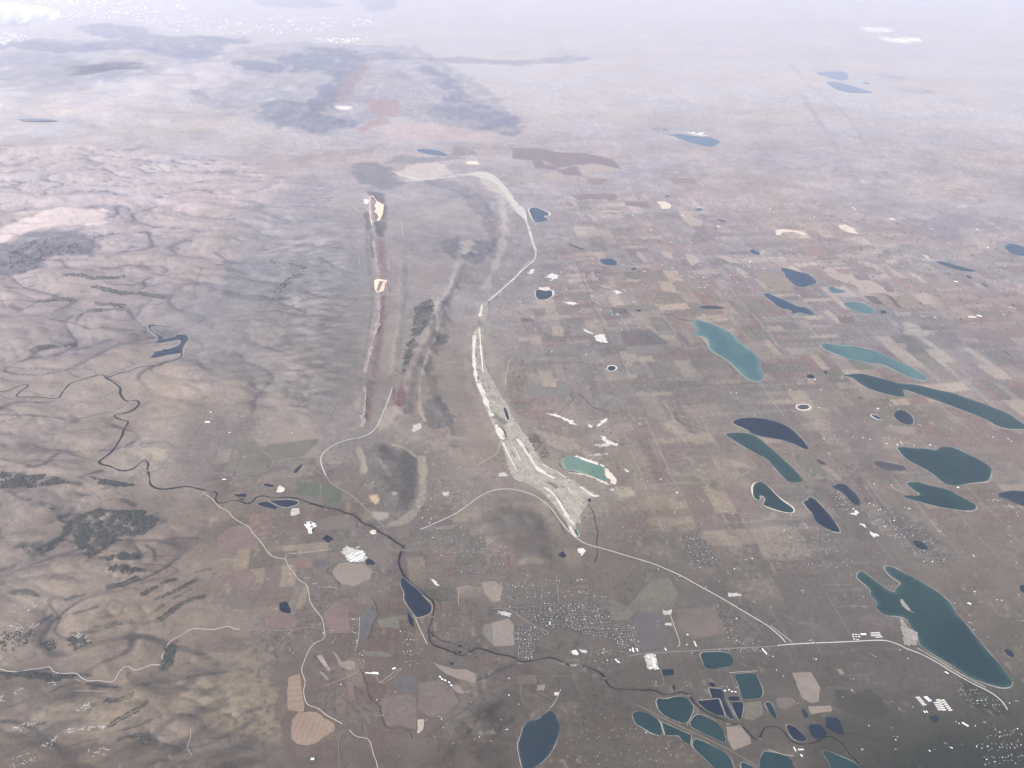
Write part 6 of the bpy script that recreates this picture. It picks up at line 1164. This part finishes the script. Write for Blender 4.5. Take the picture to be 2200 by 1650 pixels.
shed('factory_building', Z4(905, 1205), Z4(925, 1295), 6.6, 'roofwhite', 'largest square white roofed factory hall, nearest in the bright yard', 'factory', 11, flat_roof=True)
shed('factory_building', Z4(842, 1156), Z4(932, 1150), 4.4, 'roofwhite', 'middle white factory hall in the bright yard', 'factory', 11, flat_roof=True)
shed('factory_building', Z4(860, 1035), Z4(880, 1108), 4.4, 'roofwhite', 'farthest white factory hall in the bright yard', 'factory', 11, flat_roof=True)
shed('factory_building', Z4(925, 1060), Z4(955, 1098), 3.2, 'roofwhite', 'small white factory annex on the east side of the yard', 'factory', 8, flat_roof=True)
shed('factory_building', Z4(770, 1300), Z4(860, 1298), 2.2, 'roofwhite', 'low narrow white building along the near edge of the factory yard', 'factory', 7)
shed('factory_building', Z4(715, 960), Z4(745, 1020), 2.6, 'roofwhite', 'white building at the far west corner of the factory yard', 'factory', 7)
shed('factory_building', Z4(750, 1085), Z4(822, 1080), 1.8, 'roofcream', 'narrow cream building west of the factory halls', 'factory', 6)
shed('factory_building', Z4(995, 1330), Z4(1030, 1328), 2.6, 'roofwhite', 'small white block beside the navy basin', 'factory', 8)
shed('factory_building', Z4(735, 1170), Z4(790, 1160), 1.4, 'roofcream', 'thin pale canopy in the middle of the factory yard', 'factory', 6)
shed('storage_hall', Z4(262, 728), Z4(292, 832), 4.2, 'roofwhite', 'widest of the three white halls on the road at the edge of town', 'hall', 9)
shed('storage_hall', Z4(390, 738), Z4(412, 825), 2.6, 'roofwhite', 'slim white hall nearest the dark field at the edge of town', 'hall', 8)
shed('storage_hall', Z4(178, 760), Z4(208, 808), 2.6, 'roofwhite', 'shortest white hall of three at the edge of town', 'hall', 8)
shed('storage_hall', Z4(1215, 722), Z4(1258, 798), 1.8, 'roofwhite', 'thin white building alone by the pale lane', 'hall', 7)
shed('barn', Z4(1860, 330), Z4(1905, 328), 2.8, 'roofwhite', 'lone white barn east of the pale lane', 'barn', 8)
shed('barn', Z4(1858, 640), Z4(1872, 610), 1.6, 'roofwhite', 'small white barn at the bend of the pale lane', 'barn', 7)
shed('barn', Zr(D1, 473, 1572), Zr(D1, 500, 1572), 6.0, 'roofwhite', 'lone square white barn near the pale lanes at the lower edge', 'barn', 9)
shed('barn', Zr(D1, 1172, 797), Zr(D1, 1200, 790), 5.0, 'roofwhite', 'white diamond-shaped covered reservoir beside a dark pond', 'reservoir', 5, flat_roof=True)
shed('school_building', Zr(D1, 940, 830), Zr(D1, 1055, 840), 3.6, 'roofcream', 'long low pink and white school building near the creek', 'school', 7)
shed('school_building', Zr(D1, 1000, 828), Zr(D1, 1050, 832), 2.6, 'roofwhite', 'short white wing behind the long school building', 'school', 8)
for k, (x_, y_) in enumerate(((1582, 865), (1600, 885), (1625, 895), (1660, 912), (1678, 938))):
    shed('barn', Zr(D1, x_ - 7, y_ - 3), Zr(D1, x_ + 8, y_ + 5), 2.8, 'roofwhite', 'white roofed barn in the short row on the near bank', 'barn', 7, 'barns in the row south of the river')
shed('power_station', Zr(A1, 1600, 1150), Zr(A1, 1650, 1150), 3.0, 'roofwhite', 'far white power station behind the blue reservoir', 'power station', 50, flat_roof=True)
shed('power_station', Zr(A1, 1545, 1142), Zr(A1, 1575, 1142), 2.0, 'roofwhite', 'white block west of the power station hall', 'power station', 40, flat_roof=True)
for k, (ax, ay, bx, by, w_) in enumerate(((882, 487, 960, 485, 1.7), (882, 500, 965, 498, 1.7), (886, 514, 972, 511, 1.7), (925, 526, 985, 522, 1.7))):
    shed('storage_unit', Zr(D3, ax, ay), Zr(D3, bx, by), w_, 'roofcream', ('farthest', 'second', 'third', 'nearest')[k] + ' of the four parallel storage buildings on the straight road', 'storage building', 5)
shed('storage_hall', Zr(D3, 798, 500), Zr(D3, 842, 500), 4.4, 'roofwhite', 'bright white hall beside the parallel storage buildings', 'hall', 8, flat_roof=True)
for x_, y_ in ((730, 500), (755, 500), (780, 505), (732, 518), (758, 520), (785, 522), (740, 540), (770, 545)):
    shed('workshop', Zr(D3, x_ - 8, y_), Zr(D3, x_ + 8, y_), 2.2, 'roofcream', 'small workshop in the cluster on the north side of the straight road', 'workshop', 6, 'workshops on the straight road')
S_ = 'long pale sheds in the field below the dam'
for k in range(6): shed('livestock_shed', Zr(D3, 1270 + k * 11, 1042 + k * 13), Zr(D3, 1305 + k * 11, 1040 + k * 13), 2.0, 'roofcream', 'pale shed in the western column of sheds below the dam', 'shed', 6, 'sheds in the western column')
for k in range(4): shed('livestock_shed', Zr(D3, 1340 + k * 12, 1042 + k * 11), Zr(D3, 1368 + k * 12, 1036 + k * 11), 2.0, 'roofwhite', 'white shed in the short middle column of sheds below the dam', 'shed', 6, 'sheds in the middle column')
for k in range(5): shed('livestock_shed', Zr(D3, 1425 + k * 9, 1090 + k * 15), Zr(D3, 1455 + k * 9, 1085 + k * 15), 2.3, 'roofcream', 'pale shed in the slanting column beside the double column', 'shed', 6, 'sheds in the slanting column')
for k in range(6):
    shed('livestock_shed', Zr(D3, 1445 + k * 10, 1066 + k * 17), Zr(D3, 1478 + k * 10, 1063 + k * 17), 3.0, 'roofcream', 'wide pale shed in the double column below the dam, western file', 'shed', 6, 'sheds in the double column west')
    shed('livestock_shed', Zr(D3, 1486 + k * 13, 1068 + k * 17), Zr(D3, 1516 + k * 13, 1065 + k * 17), 3.0, 'roofcream', 'wide pale shed in the double column below the dam, eastern file', 'shed', 6, 'sheds in the double column east')
shed('livestock_shed', Zr(D3, 1338, 1160), Zr(D3, 1352, 1175), 1.8, 'roofwhite', 'small white shed south of the western column, left hand of two', 'shed', 6)
shed('livestock_shed', Zr(D3, 1358, 1158), Zr(D3, 1372, 1173), 1.8, 'roofwhite', 'small white shed south of the western column, right hand of two', 'shed', 6)
shed('barn', Zr(D3, 1668, 1258), Zr(D3, 1722, 1290), 4.0, 'roofcream', 'large pale barn alone below the columns of sheds', 'barn', 8)
shed('barn', Zr(D3, 222, 1470), Zr(D3, 238, 1505), 2.2, 'roofwhite', 'thin white barn on the near bank of the river', 'barn', 7)
shed('barn', Zr(D3, 258, 1490), Zr(D3, 305, 1490), 3.2, 'roofcream', 'cream barn at the riverside between the gravel ponds', 'barn', 7)
shed('barn', Zr(D3, 280, 1535), Zr(D3, 296, 1550), 3.0, 'roofwhite', 'white barn beside the deep teal pond at the lower edge', 'barn', 7)
shed('barn', Zr(D3, 1715, 232), Zr(D3, 1745, 240), 2.6, 'roofwhite', 'bright white barn east of the two-armed lake', 'barn', 8)
shed('barn', Zr(D3, 1520, 822), Zr(D3, 1550, 838), 1.6, 'roofwhite', 'thin white building just below the dam road', 'building', 7)
for x_, y_ in ((1830, 985), (1865, 978), (1890, 992), (1920, 995)):
    shed('farm_building', Zr(D2, x_ - 7, y_), Zr(D2, x_ + 7, y_), 2.2, 'roofwhite', 'white farm building in the row between the gravel ponds', 'farm building', 7, 'farm buildings between the gravel ponds')
for x_, y_ in ((325, 398), (325, 412)):
    shed('tank_house', Zr(D2, x_ - 5, y_), Zr(D2, x_ + 6, y_), 2.2, 'roofwhite', 'small square white building, one of two beside the curved pond in town', 'building', 8, 'paired white buildings in town')
shed('hall', Zr(D2, 1565, 560), Zr(D2, 1585, 605), 3.4, 'roofcream', 'cream hall on the straight road east of the dark field', 'hall', 8)
shed('hall', Zr(D2, 2150, 625), Zr(D2, 2190, 670), 2.4, 'roofwhite', 'slanting white shed by the road junction', 'hall', 7)
shed('hall', Zr(D2, 885, 715), Zr(D2, 925, 745), 2.0, 'roofwhite', 'white building near the river south of the town blocks', 'hall', 7)
shed('barn', Zr(B3, 1600, 770), Zr(B3, 1630, 775), 2.4, 'roofwhite', 'far white barn near two dark ponds on the plain', 'barn', 10)
shed('barn', Zr(B3, 1795, 1062), Zr(B3, 1838, 1072), 2.6, 'roofwhite', 'far long white barn near the reddish fields', 'barn', 10)
shed('barn', Zr(B3, 1720, 1075), Zr(B3, 1785, 1078), 4.0, 'roofcream', 'far wide cream barn near the reddish fields', 'barn', 10)
shed('barn', Zr(C0, 1762, 326), Zr(C0, 1805, 328), 3.2, 'roofwhite', 'white ranch building beside the tan and olive fields', 'barn', 8)
shed('barn', Zr(C0, 1912, 821), Zr(C0, 1942, 821), 2.2, 'roofwhite', 'white ranch building on the lane by the river', 'barn', 7)

# ---------------------------------------------------------------- clouds below the viewer
def cloud(px, alt, L, Wd, T, puffs, seed, label, dens):
    d = rays([px])[0]; t = (ALT - alt) / -d[2]; c = d * t + np.array([0, 0, ALT]); rng = np.random.RandomState(seed)
    bm = bmesh.new()
    for k in range(puffs):
        a, r = rng.rand() * 6.28, math.sqrt(rng.rand())
        x_, y_ = math.cos(a) * r * L * .36, math.sin(a) * r * Wd * .36; s = (0.5 + .6 * rng.rand()) * (1.1 - .5 * r)
        m4 = bmesh.ops.create_icosphere(bm, subdivisions=3, radius=1.0)
        for v in m4['verts']:
            n_ = 1 + 0.30 * perlin(np.array([v.co.x * 2.3 + k * 3]), np.array([v.co.y * 2.3 + v.co.z * 1.7]), seed)[0]
            v.co = Vector((x_ + v.co.x * s * L * .24 * n_, y_ + v.co.y * s * Wd * .24 * n_, v.co.z * s * T * n_))
    me_ = bpy.data.meshes.new('cloud'); bm.to_mesh(me_); bm.free()
    m, t_, b = new_mat('cloud_vapour'); b.inputs['Base Color'].default_value = (0.93, 0.93, 0.93, 1); b.inputs['Roughness'].default_value = 1.0; b.inputs['Specular IOR Level'].default_value = 0
    geo = t_.nodes.new('ShaderNodeNewGeometry'); n = t_.nodes.new('ShaderNodeTexNoise'); n.inputs['Scale'].default_value = 0.5 / T; n.inputs['Detail'].default_value = 5
    t_.links.new(geo.outputs['Position'], n.inputs['Vector'])
    lw = t_.nodes.new('ShaderNodeLayerWeight'); lw.inputs['Blend'].default_value = 0.6
    inv = t_.nodes.new('ShaderNodeMath'); inv.operation = 'SUBTRACT'; inv.inputs[0].default_value = 1.0; t_.links.new(lw.outputs['Facing'], inv.inputs[1])
    mr = t_.nodes.new('ShaderNodeMapRange'); mr.inputs['From Min'].default_value = .2; mr.inputs['From Max'].default_value = .75; t_.links.new(n.outputs['Fac'], mr.inputs['Value'])
    mu = t_.nodes.new('ShaderNodeMath'); mu.operation = 'MULTIPLY'; t_.links.new(mr.outputs[0], mu.inputs[0]); t_.links.new(inv.outputs[0], mu.inputs[1])
    m2 = t_.nodes.new('ShaderNodeMath'); m2.operation = 'MULTIPLY'; t_.links.new(mu.outputs[0], m2.inputs[0]); m2.inputs[1].default_value = dens
    df = t_.nodes.new('ShaderNodeBsdfDiffuse'); tl = t_.nodes.new('ShaderNodeBsdfTranslucent'); tp = t_.nodes.new('ShaderNodeBsdfTransparent')
    mx = t_.nodes.new('ShaderNodeMixShader'); my = t_.nodes.new('ShaderNodeMixShader')
    for n_ in (df, tl): n_.inputs['Color'].default_value = (.95, .95, .95, 1)
    t_.links.new(df.outputs[0], mx.inputs[1]); t_.links.new(tl.outputs[0], mx.inputs[2])
    t_.links.new(m2.outputs[0], my.inputs[0]); t_.links.new(tp.outputs[0], my.inputs[1]); t_.links.new(mx.outputs[0], my.inputs[2])
    t_.nodes.remove(b); t_.links.new(my.outputs[0], t_.nodes['Material Output'].inputs['Surface'])
    me_.materials.append(m); me_.polygons.foreach_set('use_smooth', np.ones(len(me_.polygons), bool))
    o = bpy.data.objects.new('cloud', me_); COL.objects.link(o); o.location = c; tag(o, label, 'cloud')
cloud((1880, 64), 3600, 3000, 4600, 260, 14, 5, 'thin hazy white cloud, farther of two over the plain', .08)
cloud((1934, 84), 3600, 2900, 4200, 280, 14, 6, 'thin white cloud, brighter and nearer of two over the plain', .12)
cloud((22, 32), 4300, 7000, 9000, 900, 26, 7, 'bright white cloud over the far snowy mountains', 0.7)

# ---------------------------------------------------------------- the air
bm = bmesh.new(); bmesh.ops.create_cube(bm, size=1.0)
RB = 405000.0
for v in bm.verts: v.co = Vector((v.co.x * 2 * RB, v.co.y * 2 * RB, (ALT + 60) if v.co.z > 0 else ZMIN - 1.0))
me_ = bpy.data.meshes.new('haze'); bm.to_mesh(me_); bm.free()
hm = bpy.data.materials.new('haze_air'); hm.use_nodes = True; hm.node_tree.nodes.clear()
vo = hm.node_tree.nodes.new('ShaderNodeVolumePrincipled'); ou = hm.node_tree.nodes.new('ShaderNodeOutputMaterial')
vo.inputs['Density'].default_value = HAZE_DENSITY; vo.inputs['Color'].default_value = (*HAZE_COLOR, 1); vo.inputs['Anisotropy'].default_value = HAZE_G
hm.node_tree.links.new(vo.outputs[0], ou.inputs['Volume']); me_.materials.append(hm)
hz = bpy.data.objects.new('haze', me_); COL.objects.link(hz); hz['kind'] = 'stuff'; hz['label'] = 'pale lavender haze filling the air'
